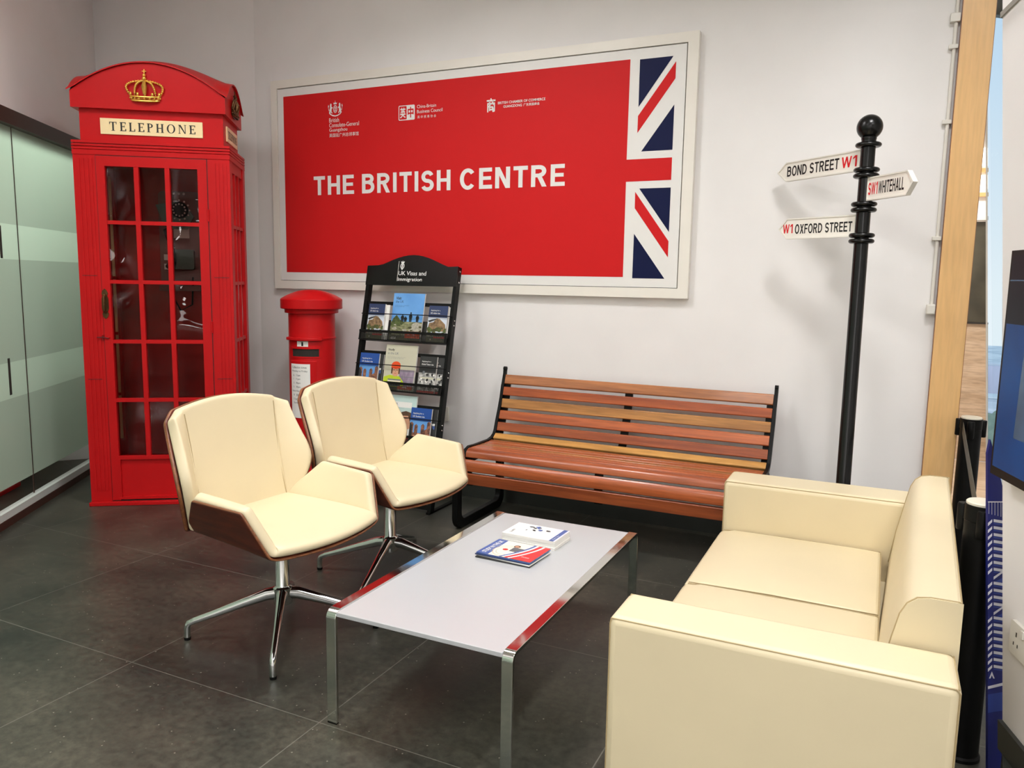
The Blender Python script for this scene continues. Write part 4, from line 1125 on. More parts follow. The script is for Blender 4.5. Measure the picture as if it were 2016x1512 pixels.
def art_study(b, w_, h_, c, T):
    b.rect(0, w_, 0, h_, c, m_beige, T)
    b.text('Study', w_ * .07, w_ * .28, h_ * .855, h_ * .915, c + .0004, m_dark, T, bold=.02)
    b.text('in the UK', w_ * .07, w_ * .42, h_ * .785, h_ * .835, c + .0004, m_grey, T)
    b.text('Find out everything you need to know about', w_ * .07, w_ * .66, h_ * .718, h_ * .733, c + .0004, m_grey, T)
    b.text('how to study in the UK', w_ * .07, w_ * .60, h_ * .69, h_ * .705, c + .0004, m_grey, T)
    b.rect(w_ * .5, w_ * .98, h_ * .10, h_ * .46, c + .0002, m_shelfp, T)
    for z in (.20, .30, .42): b.rect(w_ * .5, w_ * .98, h_ * z, h_ * (z + .012), c + .0003, m_grey, T)
    b.poly([(0, h_ * .08), (w_ * .7, h_ * .08), (w_ * .66, h_ * .2), (w_ * .52, h_ * .31), (w_ * .2, h_ * .33), (w_ * .02, h_ * .28)], c + .0005, m_lime, T)
    b.ellipse(w_ * .38, h_ * .43, w_ * .125, h_ * .13, c + .0006, m_skin, T)
    b.poly([(w_ * .24, h_ * .36), (w_ * .24, h_ * .52), (w_ * .29, h_ * .52), (w_ * .285, h_ * .36)], c + .0007, m_hair, T); b.poly([(w_ * .52, h_ * .36), (w_ * .52, h_ * .52), (w_ * .47, h_ * .52), (w_ * .475, h_ * .36)], c + .0007, m_hair, T)
    b.ellipse(w_ * .38, h_ * .55, w_ * .145, h_ * .085, c + .0008, m_orange, T); b.rect(w_ * .235, w_ * .525, h_ * .49, h_ * .545, c + .0010, m_orange, T); b.rect(w_ * .235, w_ * .525, h_ * .487, h_ * .495, c + .0011, m_redp, T)
    for x in (.33, .43): b.ellipse(w_ * x, h_ * .445, w_ * .018, h_ * .009, c + .0012, m_hair, T, 8)
    b.rect(w_ * .345, w_ * .415, h_ * .365, h_ * .373, c + .0012, m_redp, T); b.poly([(w_ * .37, h_ * .40), (w_ * .39, h_ * .40), (w_ * .38, h_ * .43)], c + .0012, m_rock, T)
    for k, m in enumerate((m_navy, m_dark, m_redp, m_pale, m_grey)): b.rect(w_ * .16, w_ * .58, h_ * (.09 + .032 * k), h_ * (.118 + .032 * k), c + .0013, m, T)
    b.rect(w_ * .5, w_ * .97, h_ * .03, h_ * .105, c + .0016, m_orange, T)
    b.text('GREAT', w_ * .04, w_ * .22, h_ * .02, h_ * .06, c + .0016, m_paper, T, bold=.02)
    b.rect(0, w_ * .5, 0, h_ * .08, c + .0014, m_olive, T)
    b.poly([(w_ * .62, h_ * .06), (w_ * .66, h_ * .085), (w_ * .72, h_ * .09), (w_ * .78, h_ * .085), (w_ * .82, h_ * .06)], c + .0019, m_paper, T)
def art_talent(b, w_, h_, c, T):
    b.rect(0, w_, h_ * .55, h_, c, m_dark, T)
    b.text('Applying for a', w_ * .12, w_ * .66, h_ * .835, h_ * .88, c + .0004, m_paper, T, bold=.01)
    b.text('Global Talent visa', w_ * .12, w_ * .82, h_ * .76, h_ * .805, c + .0004, m_paper, T, bold=.01)
    b.rect(0, w_, 0, h_ * .55, c, m_lab, T)
    b.rect(w_ * .1, w_ * .9, h_ * .38, h_ * .43, c + .0004, m_beige, T)
    scatter(b, 0, w_, h_ * .08, h_ * .6, 26, w_ * .03, w_ * .09, c + .0005, [m_ink, m_paper, m_dark, m_paper, m_grey], T, 17)
    b.rect(0, w_, 0, h_ * .05, c + .002, m_redp, T)
def art_black(b, w_, h_, c, T):
    b.rect(0, w_, 0, h_, c, m_dark, T)
    scatter(b, w_ * .1, w_ * .9, h_ * .1, h_ * .6, 8, w_ * .05, w_ * .13, c + .0004, [m_paper, m_stblue, m_paper], T, 23)
def art_work(b, w_, h_, c, T):
    b.rect(0, w_, 0, h_, c, m_mint, T)
    b.rect(w_ * .3, w_ * .86, h_ * .74, h_ * .86, c + .0002, m_paper, T)
    b.text('Work', w_ * .08, w_ * .26, h_ * .865, h_ * .92, c + .0004, m_dark, T, bold=.02)
    b.text('in the UK', w_ * .08, w_ * .42, h_ * .785, h_ * .835, c + .0004, m_grey, T)
    b.text('Find out everything you need to know', w_ * .08, w_ * .62, h_ * .715, h_ * .73, c + .0004, m_grey, T)
    b.poly([(w_ * .42, h_ * .08), (w_, h_ * .08), (w_, h_ * .34), (w_ * .7, h_ * .3), (w_ * .48, h_ * .22)], c + .0004, m_paper, T)
    b.poly([(w_ * .52, h_ * .52), (w_ * .50, h_ * .42), (w_ * .55, h_ * .33), (w_ * .72, h_ * .24), (w_ * .86, h_ * .3), (w_ * .88, h_ * .56), (w_ * .6, h_ * .6)], c + .0006, m_skin, T)
    b.poly([(w_ * .52, h_ * .56), (w_ * .56, h_ * .64), (w_ * .7, h_ * .67), (w_ * .86, h_ * .64), (w_ * .92, h_ * .52), (w_ * .88, h_ * .42), (w_ * .82, h_ * .5), (w_ * .78, h_ * .57)], c + .0008, m_hair, T)
    b.rect(w_ * .49, w_ * .78, h_ * .505, h_ * .515, c + .0012, m_hair, T); b.ellipse(w_ * .56, h_ * .49, w_ * .05, h_ * .02, c + .0011, m_grey, T, 10)
    b.rect(w_ * .40, w_, 0, h_ * .10, c + .0014, m_redp, T); b.poly([(w_ * .52, h_ * .04), (w_ * .57, h_ * .075), (w_ * .62, h_ * .05), (w_ * .67, h_ * .075), (w_ * .72, h_ * .04)], c + .0017, m_paper, T)
    b.poly([(w_ * .47, h_ * .12), (w_ * .55, h_ * .12), (w_ * .52, h_ * .2)], c + .0012, m_blue, T)
def art_plain(b, w_, h_, c, T): b.rect(0, w_, 0, h_, c, m_paper, T)
r1, r2_, r3_ = 1.047, .730, .414
booklet('leaflet', 'white back leaflet showing behind the navy leaflet at the left of the top pocket', .092, r1, .115, .226, .004, art_plain, .004)
booklet('leaflet', 'navy-topped visitor leaflet with rocky castle picture at the left of the top pocket', .058, r1, .125, .228, .014, art_visitor, .012)
booklet('brochure', 'blue sky brochure with hikers in the middle of the top pocket', .233, r1, .232, .303, .006, art_visit, .010, cat='brochure')
booklet('leaflet', 'white back leaflet showing behind the navy leaflet at the right of the top pocket', .543, r1, .109, .224, .004, art_plain, .004)
booklet('leaflet', 'navy-topped visitor leaflet with rocky castle picture at the right of the top pocket', .512, r1, .136, .228, .014, art_visitor, .012)
booklet('leaflet', 'dark leaflet peeping out behind the student leaflet in the second pocket', .085, r2_, .122, .222, .004, art_black, .004)
booklet('leaflet', 'blue-topped student leaflet with old town picture at the left of the second pocket', .038, r2_, .146, .224, .014, art_student, .012)
booklet('brochure', 'beige brochure with woman in orange beanie in the middle of the second pocket', .223, r2_, .233, .288, .006, art_study, .010, cat='brochure')
booklet('leaflet', 'black and white leaflet edge at the far right of the second pocket', .540, r2_, .112, .224, .004, art_talent, .004)
booklet('leaflet', 'charcoal-topped talent leaflet with black and white picture at the right of the second pocket', .490, r2_, .122, .226, .014, art_talent, .012)
booklet('leaflet', 'blue-topped student leaflet half hidden behind the rear chair in the third pocket', .038, r3_, .146, .222, .014, art_student, .012)
booklet('brochure', 'pale mint brochure with man in glasses in the third pocket', .262, r3_, .232, .288, .004, art_work, .010, cat='brochure')
booklet('leaflet', 'black leaflet at the far right of the third pocket', .534, r3_, .117, .220, .004, art_black, .006)
booklet('leaflet', 'blue-topped student leaflet in front of the mint brochure in the third pocket', .473, r3_, .148, .220, .020, art_student, .012)

# ------------------------------------------------------------------ slatted bench
BN = empty('slatted_bench', (-1.31, -.30, 0))
tag(BN, 'long wooden slatted bench on black steel legs below the red sign', 'bench')
mbn = Matrix.Translation((1.31, .30, 0))
def bpart(name, fn, **k):
    b = MB(); fn(b); o = b.build(name, None, **k); o.parent = BN; o.matrix_parent_inverse = mbn; return o
slat_m = [wood_mat('slat_' + n, a, c_, rough=.32, scale=1.4, stretch=(.9, 14, 14), coat=.25) for n, a, c_ in (
    ('brown', (190, 120, 66), (140, 82, 42)), ('red_brown', (196, 104, 56), (150, 70, 36)), ('tan', (198, 140, 78), (158, 106, 58)),
    ('orange', (200, 108, 56), (158, 76, 40)), ('rust', (182, 96, 52), (136, 64, 36)), ('honey', (222, 166, 92), (190, 136, 70)))]
BX0, BX1 = -2.098, -.512
def slat(p0, p1, thick, m):
    def fn(b):
        a, c_ = Vector(p0), Vector(p1); d = (c_ - a).normalized(); n_ = Vector((d.y, -d.x))   # back side
        if n_.y > 0 and abs(d.y) < .5: n_ = -n_
        P = [a, c_, c_ + n_ * thick, a + n_ * thick]
        b.prism([(p.x, p.y) for p in P], BX0, BX1, m, lambda y, z, x: (x, y, z))
    bpart('slat', fn, bevel=.0045)
slat((-.060, .840), (-.079, .785), -.022, slat_m[0])
slat((-.086, .767), (-.099, .716), -.022, slat_m[1])
slat((-.105, .696), (-.118, .641), -.022, slat_m[2])
slat((-.132, .627), (-.150, .576), -.022, slat_m[3])
slat((-.160, .558), (-.176, .507), -.022, slat_m[4])
slat((-.190, .496), (-.224, .470), -.022, slat_m[5])
for k, (y0, y1, z0, z1) in enumerate(((-.240, -.285, .462, .460), (-.293, -.338, .460, .459), (-.346, -.391, .459, .460), (-.399, -.444, .460, .462), (-.452, -.503, .463, .464))):
    slat((y0, z0), (y1, z1), .022, slat_m[(4, 3, 0, 3, 1)[k]])
def nose(P, m):
    bpart('slat', lambda b: b.prism(P, BX0, BX1, m, lambda y, z, x: (x, y, z)), bevel=.004)
nose([(-.511, .465), (-.535, .464), (-.552, .456), (-.562, .443), (-.567, .417), (-.545, .417), (-.541, .436), (-.530, .444), (-.511, .444)], slat_m[4])
nose([(-.568, .408), (-.584, .392), (-.588, .372), (-.584, .340), (-.562, .340), (-.566, .372), (-.562, .386), (-.552, .395)], slat_m[1])
nose([(-.582, .328), (-.574, .262), (-.552, .264), (-.560, .330)], slat_m[4])
prof = [(-.040, .825), (-.054, .785), (-.066, .716), (-.088, .641), (-.114, .576), (-.142, .507), (-.168, .470), (-.20, .446), (-.240, .436), (-.44, .436), (-.50, .440), (-.532, .430), (-.548, .400), (-.556, .36), (-.546, .30), (-.538, .25)]
TYZ = lambda y, z, x: (x, y, z)
for x0, x1 in ((-2.112, -2.066), (-1.33, -1.285), (-.545, -.498)):
    bpart('support_strap', lambda b: b.strip(prof, (x0, x1), .010, m_black, TYZ))
for x0 in (-2.118, -.510):
    def edge(b):
        pr_ = [(-.046, .872), (-.050, .842), (-.069, .787), (-.078, .767), (-.095, .700), (-.122, .628), (-.152, .560), (-.172, .507), (-.190, .482), (-.222, .466), (-.27, .458), (-.44, .459), (-.51, .463), (-.545, .452), (-.563, .415), (-.578, .37), (-.572, .30), (-.566, .258)]
        b.strip(pr_, (x0, x0 + .018), .020, m_black, TYZ)
        b.lathe([(0.0, -.009), (.013, -.009), (.013, .009), (0, .009)], m_black, seg=16, T=lambda a, c_, d: (x0 + .009 + d, -.046 + a, .874 + c_))
    bpart('end_frame', edge)
for x0 in (-2.150, -.545):
    def loop(b):
        po = rrect(-.628, -.030, .0, .42, .07, 7); pi_ = rrect(-.575, -.083, .052, .368, .045, 7); n = len(po)
        P = [(x0, y, z) for y, z in po] + [(x0, y, z) for y, z in pi_] + [(x0 + .036, y, z) for y, z in po] + [(x0 + .036, y, z) for y, z in pi_]
        F = []
        for i in range(n):
            j = (i + 1) % n
            F += [(i, j, n + j, n + i), (2 * n + i, 3 * n + i, 3 * n + j, 2 * n + j), (i, 2 * n + i, 2 * n + j, j), (n + i, n + j, 3 * n + j, 3 * n + i)]
        b.add(P, F, m_black)
    bpart('leg_loop', loop, bevel=.003)

# ------------------------------------------------------------------ street signpost
SPX, SPY = -.131, -.40
SP = empty('signpost', (SPX, SPY, 0))
tag(SP, 'tall black signpost with ball finial and three white street arms', 'signpost')
b = MB(); b.lathe([(.12, 0), (.12, .012), (.06, .03), (.045, .05), (.033, .07), (.031, 2.075)], m_blackgloss, seg=32); b.build('post', SP)
b = MB(); b.lathe([(.031, 2.07), (.033, 2.078)] + [(max(.0005, .0555 * math.cos(a)), 2.128 + .0555 * math.sin(a)) for a in [math.radians(-54 + 144 * k / 18) for k in range(19)]], m_blackgloss, seg=32); b.build('ball_finial', SP)
for z in (2.050, 1.940, 1.914, 1.788, 1.762, 1.648, 1.622):
    b = MB()
    pr_ = [(.030, z - .011)] + [(.044 + .0115 * math.cos(a), z + .0105 * math.sin(a)) for a in [math.radians(-90 + 20 * k) for k in range(10)]] + [(.030, z + .011)]
    b.lathe(pr_, m_blackgloss, seg=36); b.build('ring', SP)
def arm(ang, L0, L1, Lt, z0, z1, texts, left, label):
    a = math.radians(ang); d = Vector((math.cos(a), math.sin(a), 0)); n_ = Vector((d.y, -d.x, 0))
    if n_.y > 0: n_ = -n_
    T = frame((0, 0, 0), d, (0, 0, 1), n_)
    zm = (z0 + z1) / 2; e = .006
    b = MB()
    b.prism([(L0, z0), (L1, z0), (Lt, zm), (L1, z1), (L0, z1)], -.011, .009, m_frame, T)
    out = [(L0, z0), (L1, z0), (Lt, zm), (L1, z1), (L0, z1)]; inn = [(L0 + e, z0 + e), (L1 - e * .4, z0 + e), (Lt - e * 1.5, zm), (L1 - e * .4, z1 - e), (L0 + e, z1 - e)]
    for i in range(5):
        j = (i + 1) % 5
        b.prism([out[i], out[j], inn[j], inn[i]], .009, .0125, m_conduit, T)
    o = tag(b.build('sign_arm', SP, bevel=.0008), label)
    Tt = frame((0, 0, 0), -d if left else d, (0, 0, 1), n_)
    b = MB()
    for s_, a0, a1, zz0, zz1, m in texts:
        if left: a0, a1 = -a0, -a1
        caps(b, s_, min(a0, a1), max(a0, a1), zz0, zz1, .0098, m, Tt, t=.165, gap=.11)
    b.build('lettering', o, flat=True)
m_redink = mat('red_lettering', (214, 20, 30), .45, var=.03)
arm(139.3, .028, .500, .562, 1.940, 2.035, [('BOND STREET', .493, .155, 1.963, 2.013, m_ink), ('W1', .140, .050, 1.963, 2.013, m_redink)], True, 'white arm reading Bond Street W1, upper left')
arm(-53.0, .028, .290, .330, 1.800, 1.903, [('SW1', .036, .100, 1.825, 1.878, m_redink), ('WHITEHALL', .106, .272, 1.825, 1.878, m_ink)], False, 'white arm reading SW1 Whitehall, on the right')
arm(150.0, .028, .400, .448, 1.643, 1.744, [('W1', .422, .365, 1.672, 1.716, m_redink), ('OXFORD STREET', .352, .045, 1.668, 1.714, m_ink)], True, 'white arm reading W1 Oxford Street, lower left')

# ------------------------------------------------------------------ cream sofa
SF = empty('sofa', (-.18, -1.65, 0))
tag(SF, 'cream leather two-seat sofa with boxy arms in the right foreground', 'sofa')
msf = Matrix.Translation((.18, 1.65, 0))
def spart(name, fn, par=None, **k):
    b = MB(); fn(b); o = b.build(name, None, **k); o.parent = par or SF; o.matrix_parent_inverse = msf if par is None else Matrix.Identity(4); return o
SX0, SX1 = -.590, .205
def armbox(y0, y1, outer):
    o = spart('arm', lambda b: b.box(SX0, SX1, y0, y1, .085, .570, m_leather), bevel=.022, seg=4)
    yo = y0 if outer else y0
    def pip(b):
        z = .5635; i = .0065
        for yy in (y0 + i, y1 - i):
            b.tube([(SX0 + .008, yy, z), (SX1 - .012, yy, z), (SX1 - .004, yy, z - .008), (SX1 - .004, yy, .10)], .0021, m_piping, 6)
            b.tube([(SX0 + .008, yy, z), (SX0 + .005, yy, z - .014), (SX0 + .0055, yy, .10)], .0018, m_piping, 6)
        b.tube([(SX1 - .0062, y0 + i, z), (SX1 - .0062, y1 - i, z)], .0021, m_piping, 6)
    spart('piping', pip, o)
armbox(-2.545, -2.360, True); armbox(-.975, -.765, False)
def skew(y): return lerp(-.028, .026, (y + 2.356) / 1.377)
def back(b):
    P = [(.050, .30), (.070, .45), (.095, .58), (.108, .640), (.122, .668), (.142, .684), (.17, .690), (.238, .690), (.238, .085), (.050, .085)]
    b.prism(P, -2.356, -.979, m_leather, lambda x, z, y: (x + skew(y), y, z))
bk = spart('backrest', back, bevel=.012, seg=3)
def bpip(b):
    for yy in (-2.350, -.985):
        b.tube([(.050, yy, .32), (.069, yy, .45), (.0945, yy, .58), (.1075, yy, .640), (.1215, yy, .6685), (.1415, yy, .6855), (.17, yy, .6905), (.230, yy, .6905), (.2345, yy, .685), (.2365, yy, .20)], .0021, m_piping, 6)
        for q in range(len(b.v) - 60, len(b.v)): b.v[q] = (b.v[q][0] + skew(yy), b.v[q][1], b.v[q][2])
    b.tube([(.2345 - .028, -2.35, .6875), (.2345 + .026, -.985, .6875)], .0021, m_piping, 6)
spart('piping', bpip, bk)
for y0, y1 in ((-2.352, -1.671), (-1.665, -.983)):
    def cush(b):
        n = 10; m_ = 10
        top = []
        x0, x1 = -.592, .050
        P, F = [], []
        for i in range(n + 1):
            for j in range(m_ + 1):
                u, v = i / n, j / m_
                x = lerp(x0, x1, u); y = lerp(y0, y1, v)
                z = .357 + .020 * (1 - abs(2 * u - 1) ** 4) * (1 - abs(2 * v - 1) ** 6)
                if u < .1: z -= .012 * (1 - u / .1)
                P.append((x, y, z))
        k = len(P)
        for i in range(n + 1):
            for j in range(m_ + 1):
                u, v = i / n, j / m_
                P.append((lerp(x0 - .004, x1, u), lerp(y0, y1, v), .235))
        W_ = m_ + 1
        for i in range(n):
            for j in range(m_):
                q = (i * W_ + j, (i + 1) * W_ + j, (i + 1) * W_ + j + 1, i * W_ + j + 1)
                F.append(q); F.append(tuple(a + k for a in q[::-1]))
        rim = [i * W_ for i in range(n + 1)] + [n * W_ + j for j in range(1, W_)] + [i * W_ + m_ for i in range(n - 1, -1, -1)] + [j for j in range(m_ - 1, 0, -1)]
        for i in range(len(rim)):
            a, c_ = rim[i], rim[(i + 1) % len(rim)]; F.append((a, c_, c_ + k, a + k))
        b.add(P, F, m_leather, True)
    cu = spart('seat_cushion', cush, bevel=.014, seg=3, auto=40)
    def cpip(b):
        i = .004
        b.tube([(-.575, y0 + i, .352), (-.30, y0 + i, .3575), (.044, y0 + i, .3545), (.046, y1 - i, .3545), (-.30, y1 - i, .3575), (-.575, y1 - i, .352)], .0018, m_piping, 6)
    spart('piping', cpip, cu)
spart('base', lambda b: b.box(-.575, .20, -2.36, -.975, .085, .233, m_leather), bevel=.008)
for x, y in ((-.52, -2.47), (.14, -2.47), (-.52, -.84), (.14, -.84)):
    spart('foot', lambda b: b.lathe([(.020, 0), (.026, .084)], m_alu, (x, y), 16))

# ------------------------------------------------------------------ low table
TBo = (-1.2, -1.89, 0)
TB = empty('coffee_table', TBo)
tag(TB, 'low white glass coffee table with polished chrome strap frame', 'coffee table')
mtb = Matrix.Translation(-Vector(TBo))
def tpart(name, fn, **k):
    b = MB(); fn(b); o = b.build(name, None, **k); o.parent = TB; o.matrix_parent_inverse = mtb; return o
TY0, TY1, TZ = -2.506, -1.276, .381
for x0, x1 in ((-1.528, -1.491), (-.910, -.875)):
    def strap(b):
        r = .030; t_ = .012
        P = [(TY0 + t_ / 2, .004)]
        for k in range(7):
            a = math.pi - k / 6 * math.pi / 2; P.append((TY0 + r + (r - t_ / 2) * math.cos(a), TZ - r + (r - t_ / 2) * math.sin(a)))
        for k in range(7):
            a = math.pi / 2 - k / 6 * math.pi / 2; P.append((TY1 - r + (r - t_ / 2) * math.cos(a), TZ - r + (r - t_ / 2) * math.sin(a)))
        P.append((TY1 - t_ / 2, .004))
        b.strip(P, (x0, x1), t_, m_chrome, TYZ)
    tpart('strap_frame', strap, bevel=.0012, auto=30)
    for yy in (TY0, TY1 - .012):
        tpart('glide', lambda b: b.box(x0 + .001, x1 - .001, yy, yy + .012, 0, .005, m_black))
tpart('glass_top', lambda b: b.box(-1.4905, -.9105, TY0 + .004, TY1 - .022, .362, .3765, m_tabletop), bevel=.0015)
for yy in (-2.40, -1.40):
    tpart('cross_bar', lambda b: b.box(-1.495, -.905, yy - .012, yy + .012, .350, .3615, m_alu))

# booklets on the table
def mag(name, label, x, y, z, w_, d_, thick, rot, art, group=None, cat='magazine', side=None):
    e_ = tag(empty(name, (x, y, z), math.radians(rot)), label, cat, group)
    b = MB(); b.box(-w_ / 2, w_ / 2, -d_ / 2, d_ / 2, 0, thick, side or m_paper); b.build('pages', e_, bevel=.0006)
    if art:
        b = MB(); art(b, w_, d_, thick + .0003, frame((-w_ / 2, -d_ / 2, 0), (1, 0, 0), (0, 1, 0), (0, 0, 1))); b.build('cover', e_, flat=True)
    return e_
def art_guide(b, w_, h_, c, T):
    b.rect(0, w_, 0, h_, c, m_pale, T)
    b.poly([(0, 0), (w_ * .22, 0), (w_ * .19, h_), (0, h_)], c + .0002, m_stblue, T)
    Tr = lambda a, b_, c_: T(w_ * .145 - b_, a, c_)
    b.text('STUDY IN THE UK', h_ * .08, h_ * .92, 0, w_ * .085, c + .0005, m_paper, Tr, bold=.02)
    b.text('A guide for students', h_ * .20, h_ * .70, -w_ * .05, -w_ * .025, c + .0005, m_paper, Tr)
    for r, m in ((.36, m_skin), (.345, m_pale), (.27, m_rock), (.26, m_pale)):
        b.ellipse(w_ * .40, h_ * .38, w_ * r * .6, h_ * r * .95, c + .0006 + (.4 - r) * .001, m, T, 24)
    b.rect(w_ * .44, w_ * .64, h_ * .40, h_ * .66, c + .0009, m_grey, T)
    for k in range(4): b.rect(w_ * .44, w_ * .64, h_ * (.41 + .065 * k), h_ * (.43 + .065 * k), c + .0011, m_dark, T)
    b.ellipse(w_ * .36, h_ * .45, w_ * .05, h_ * .06, c + .0010, m_redp, T, 12); b.ellipse(w_ * .47, h_ * .74, w_ * .06, h_ * .08, c + .0010, m_hair, T, 12); b.ellipse(w_ * .47, h_ * .73, w_ * .04, h_ * .05, c + .0012, m_skin, T, 12)
    for x0, m in ((.70, m_stblue), (.745, m_paper), (.79, m_swoosh), (.86, m_paper), (.90, m_swoosh)):
        P = [(w_ * (x0 - .28 * (1 - q) ** 1.6), h_ * q) for q in [k / 10 for k in range(11)]] + [(w_, h_), (w_, 0)]
        b.poly([(min(w_, x), y) for x, y in P], c + .0014 + x0 * .0005, m, T)
    b.text('Education', w_ * .76, w_ * .90, h_ * .18, h_ * .24, c + .0022, m_paper, T)
def art_sketch(b, w_, h_, c, T):
    b.rect(0, w_, 0, h_, c, m_paper, T)
    b.rect(w_ * .74, w_, 0, h_, c + .0002, m_bwhite, T); b.rect(w_ * .89, w_ * .97, 0, h_, c + .0004, m_stblue, T)
    scatter(b, w_ * .30, w_ * .74, h_ * .45, h_ * .92, 16, w_ * .02, w_ * .055, c + .0005, [m_grey, m_stblue, m_bwhite, m_dark], T, 31)
    b.ellipse(w_ * .33, h_ * .80, w_ * .05, h_ * .05, c + .0012, m_grey, T, 12)
    Tr = lambda a, b_, c_: T(w_ * .14 - b_, a, c_)
    b.text('GUIDE', h_ * .14, h_ * .42, 0, w_ * .05, c + .0006, m_grey, Tr)
    Tr2 = lambda a, b_, c_: T(w_ * .955 - b_, a, c_)
    b.text('Open day', h_ * .1, h_ * .5, 0, w_ * .04, c + .0008, m_paper, Tr2)
z = TZ - .0043
for k, (dx, dy, r, side) in enumerate(((.000, -.004, -2.0, m_dark), (.002, .002, -4.5, m_paper), (-.003, .000, -2.5, m_navy), (.002, .003, -3.5, m_stblue))):
    lab = ('study guide with blue spine and red swoosh, top of the front pile on the table', 'study guide just under the top one in the front pile on the table', 'study guide second from the bottom of the front pile on the table', 'bottom study guide of the front pile on the table')[3 - k]
    mag('magazine', lab, -1.222 + dx, -1.777 + dy, z, .230, .172, .0045, r, art_guide if k == 3 else None, 'study guides on the table', side=side if k < 3 else m_stblue)
    z += .0047
z = TZ - .0043
for k, (dx, dy, r) in enumerate(((.002, -.002, -2.5), (-.001, .002, -1.8), (0, 0, -2.2))):
    lab = ('white booklet with blue sketch cover, top of the rear pile on the table', 'white booklet in the middle of the rear pile on the table', 'white booklet at the bottom of the rear pile on the table')[2 - k]
    mag('booklet', lab, -1.214 + dx, -1.578 + dy, z, .232, .150, .0120, r, art_sketch if k == 2 else None, 'white booklets on the table', cat='booklet')
    z += .0123

# ------------------------------------------------------------------ shell chairs
def shell_grid_seat():
    rows = []
    S = [0, .06, .25, .5, .75, .92, 1.0]
    Tt = [0, .10, .5, .90, 1.0]
    for s in S:
        cx = lerp(-.235, .255, s); cy = lerp(.232, .268, s); cz = .462 - .012 * s ** 3
        wx = lerp(-.075, .178, s); wy = lerp(.328, .322, s); wz = lerp(.618, .612, s)
        row = []
        for t_ in Tt: row.append((lerp(wx, cx, t_), lerp(wy, cy, t_), lerp(wz, cz, t_)))
        fx = .045 * s ** 2
        for q in (.06, .35, .65): 
            y = cy * (1 - 2 * q * .5 / .5 * .5) if False else cy * (1 - q * 1.0)
            row.append((cx + fx * (1 - (y / cy) ** 2), y, cz - .006 * math.sin(math.pi * min(1, 1 - abs(y) / cy) / 2) - (.010 if s > .95 else 0)))
        row.append((cx + fx, 0, cz - .006 - (.010 if s > .95 else 0)))
        full = row + [(x, -y, z) for x, y, z in row[-2::-1]]
        rows.append(full)
    return rows
def shell_grid_back():
    rows = []
    S = [0, .05, .2, .42, .65, .86, .96, 1.0]
    for s in S:
        cx = lerp(-.232, -.318, s); cy = .226; cz = lerp(.452, .902, s)
        if s < .42:
            q = s / .42; ox, oy, oz = lerp(-.205, -.150, q), lerp(.260, .326, q), lerp(.462, .650, q)
        else:
            q = (s - .42) / .58; ox, oy, oz = lerp(-.150, -.285, q), lerp(.326, .281, q), lerp(.650, .866, q)
        row = [(lerp(ox, cx, t_), lerp(oy, cy, t_), lerp(oz, cz, t_)) for t_ in (0, .12, .5, .88, 1.0)]
        for q in (.06, .4, .7, 1.0):
            y = cy * (1 - q)
            row.append((cx - .012 * (1 - (y / cy) ** 2), y, cz + .028 * s ** 4 * (1 - (y / cy) ** 2)))
        rows.append(row + [(x, -y, z) for x, y, z in row[-2::-1]])
    return rows
def grid_normals(G):
    R_, C_ = len(G), len(G[0]); N = []
    for i in range(R_):
        r = []
        for j in range(C_):
            a = Vector(G[min(i + 1, R_ - 1)][j]) - Vector(G[max(i - 1, 0)][j]); c_ = Vector(G[i][min(j + 1, C_ - 1)]) - Vector(G[i][max(j - 1, 0)])
            n_ = a.cross(c_); n_.normalize(); r.append(n_)
        N.append(r)
    return N
def slab(b, G, N, o0, o1, m, grow=0.0, mrim=None):
    R_, C_ = len(G), len(G[0]); P = []
    cen = Vector((0, 0, 0))
    for row in G:
        for p in row: cen += Vector(p)
    cen /= R_ * C_
    for off in (o0, o1):
        for i in range(R_):
            for j in range(C_):
                p = Vector(G[i][j])
                if grow: p = p + (p - cen).normalized() * grow
                P.append(p + N[i][j] * off)
    k = R_ * C_; F = []
    for i in range(R_ - 1):
        for j in range(C_ - 1):
            q = (i * C_ + j, (i + 1) * C_ + j, (i + 1) * C_ + j + 1, i * C_ + j + 1); F.append(q); F.append(tuple(a + k for a in q[::-1]))
    rim = [i * C_ for i in range(R_)] + [(R_ - 1) * C_ + j for j in range(1, C_)] + [i * C_ + C_ - 1 for i in range(R_ - 2, -1, -1)] + [j for j in range(C_ - 2, 0, -1)]
    for i in range(len(rim)):
        a, c_ = rim[i], rim[(i + 1) % len(rim)]; F.append((a, c_, c_ + k, a + k))
    nf = len(b.f); b.add(P, F, m, True)
    if mrim:
        q = b.mi(mrim)
        for i in range(len(b.f) - len(rim), len(b.f)): b.m[i] = q
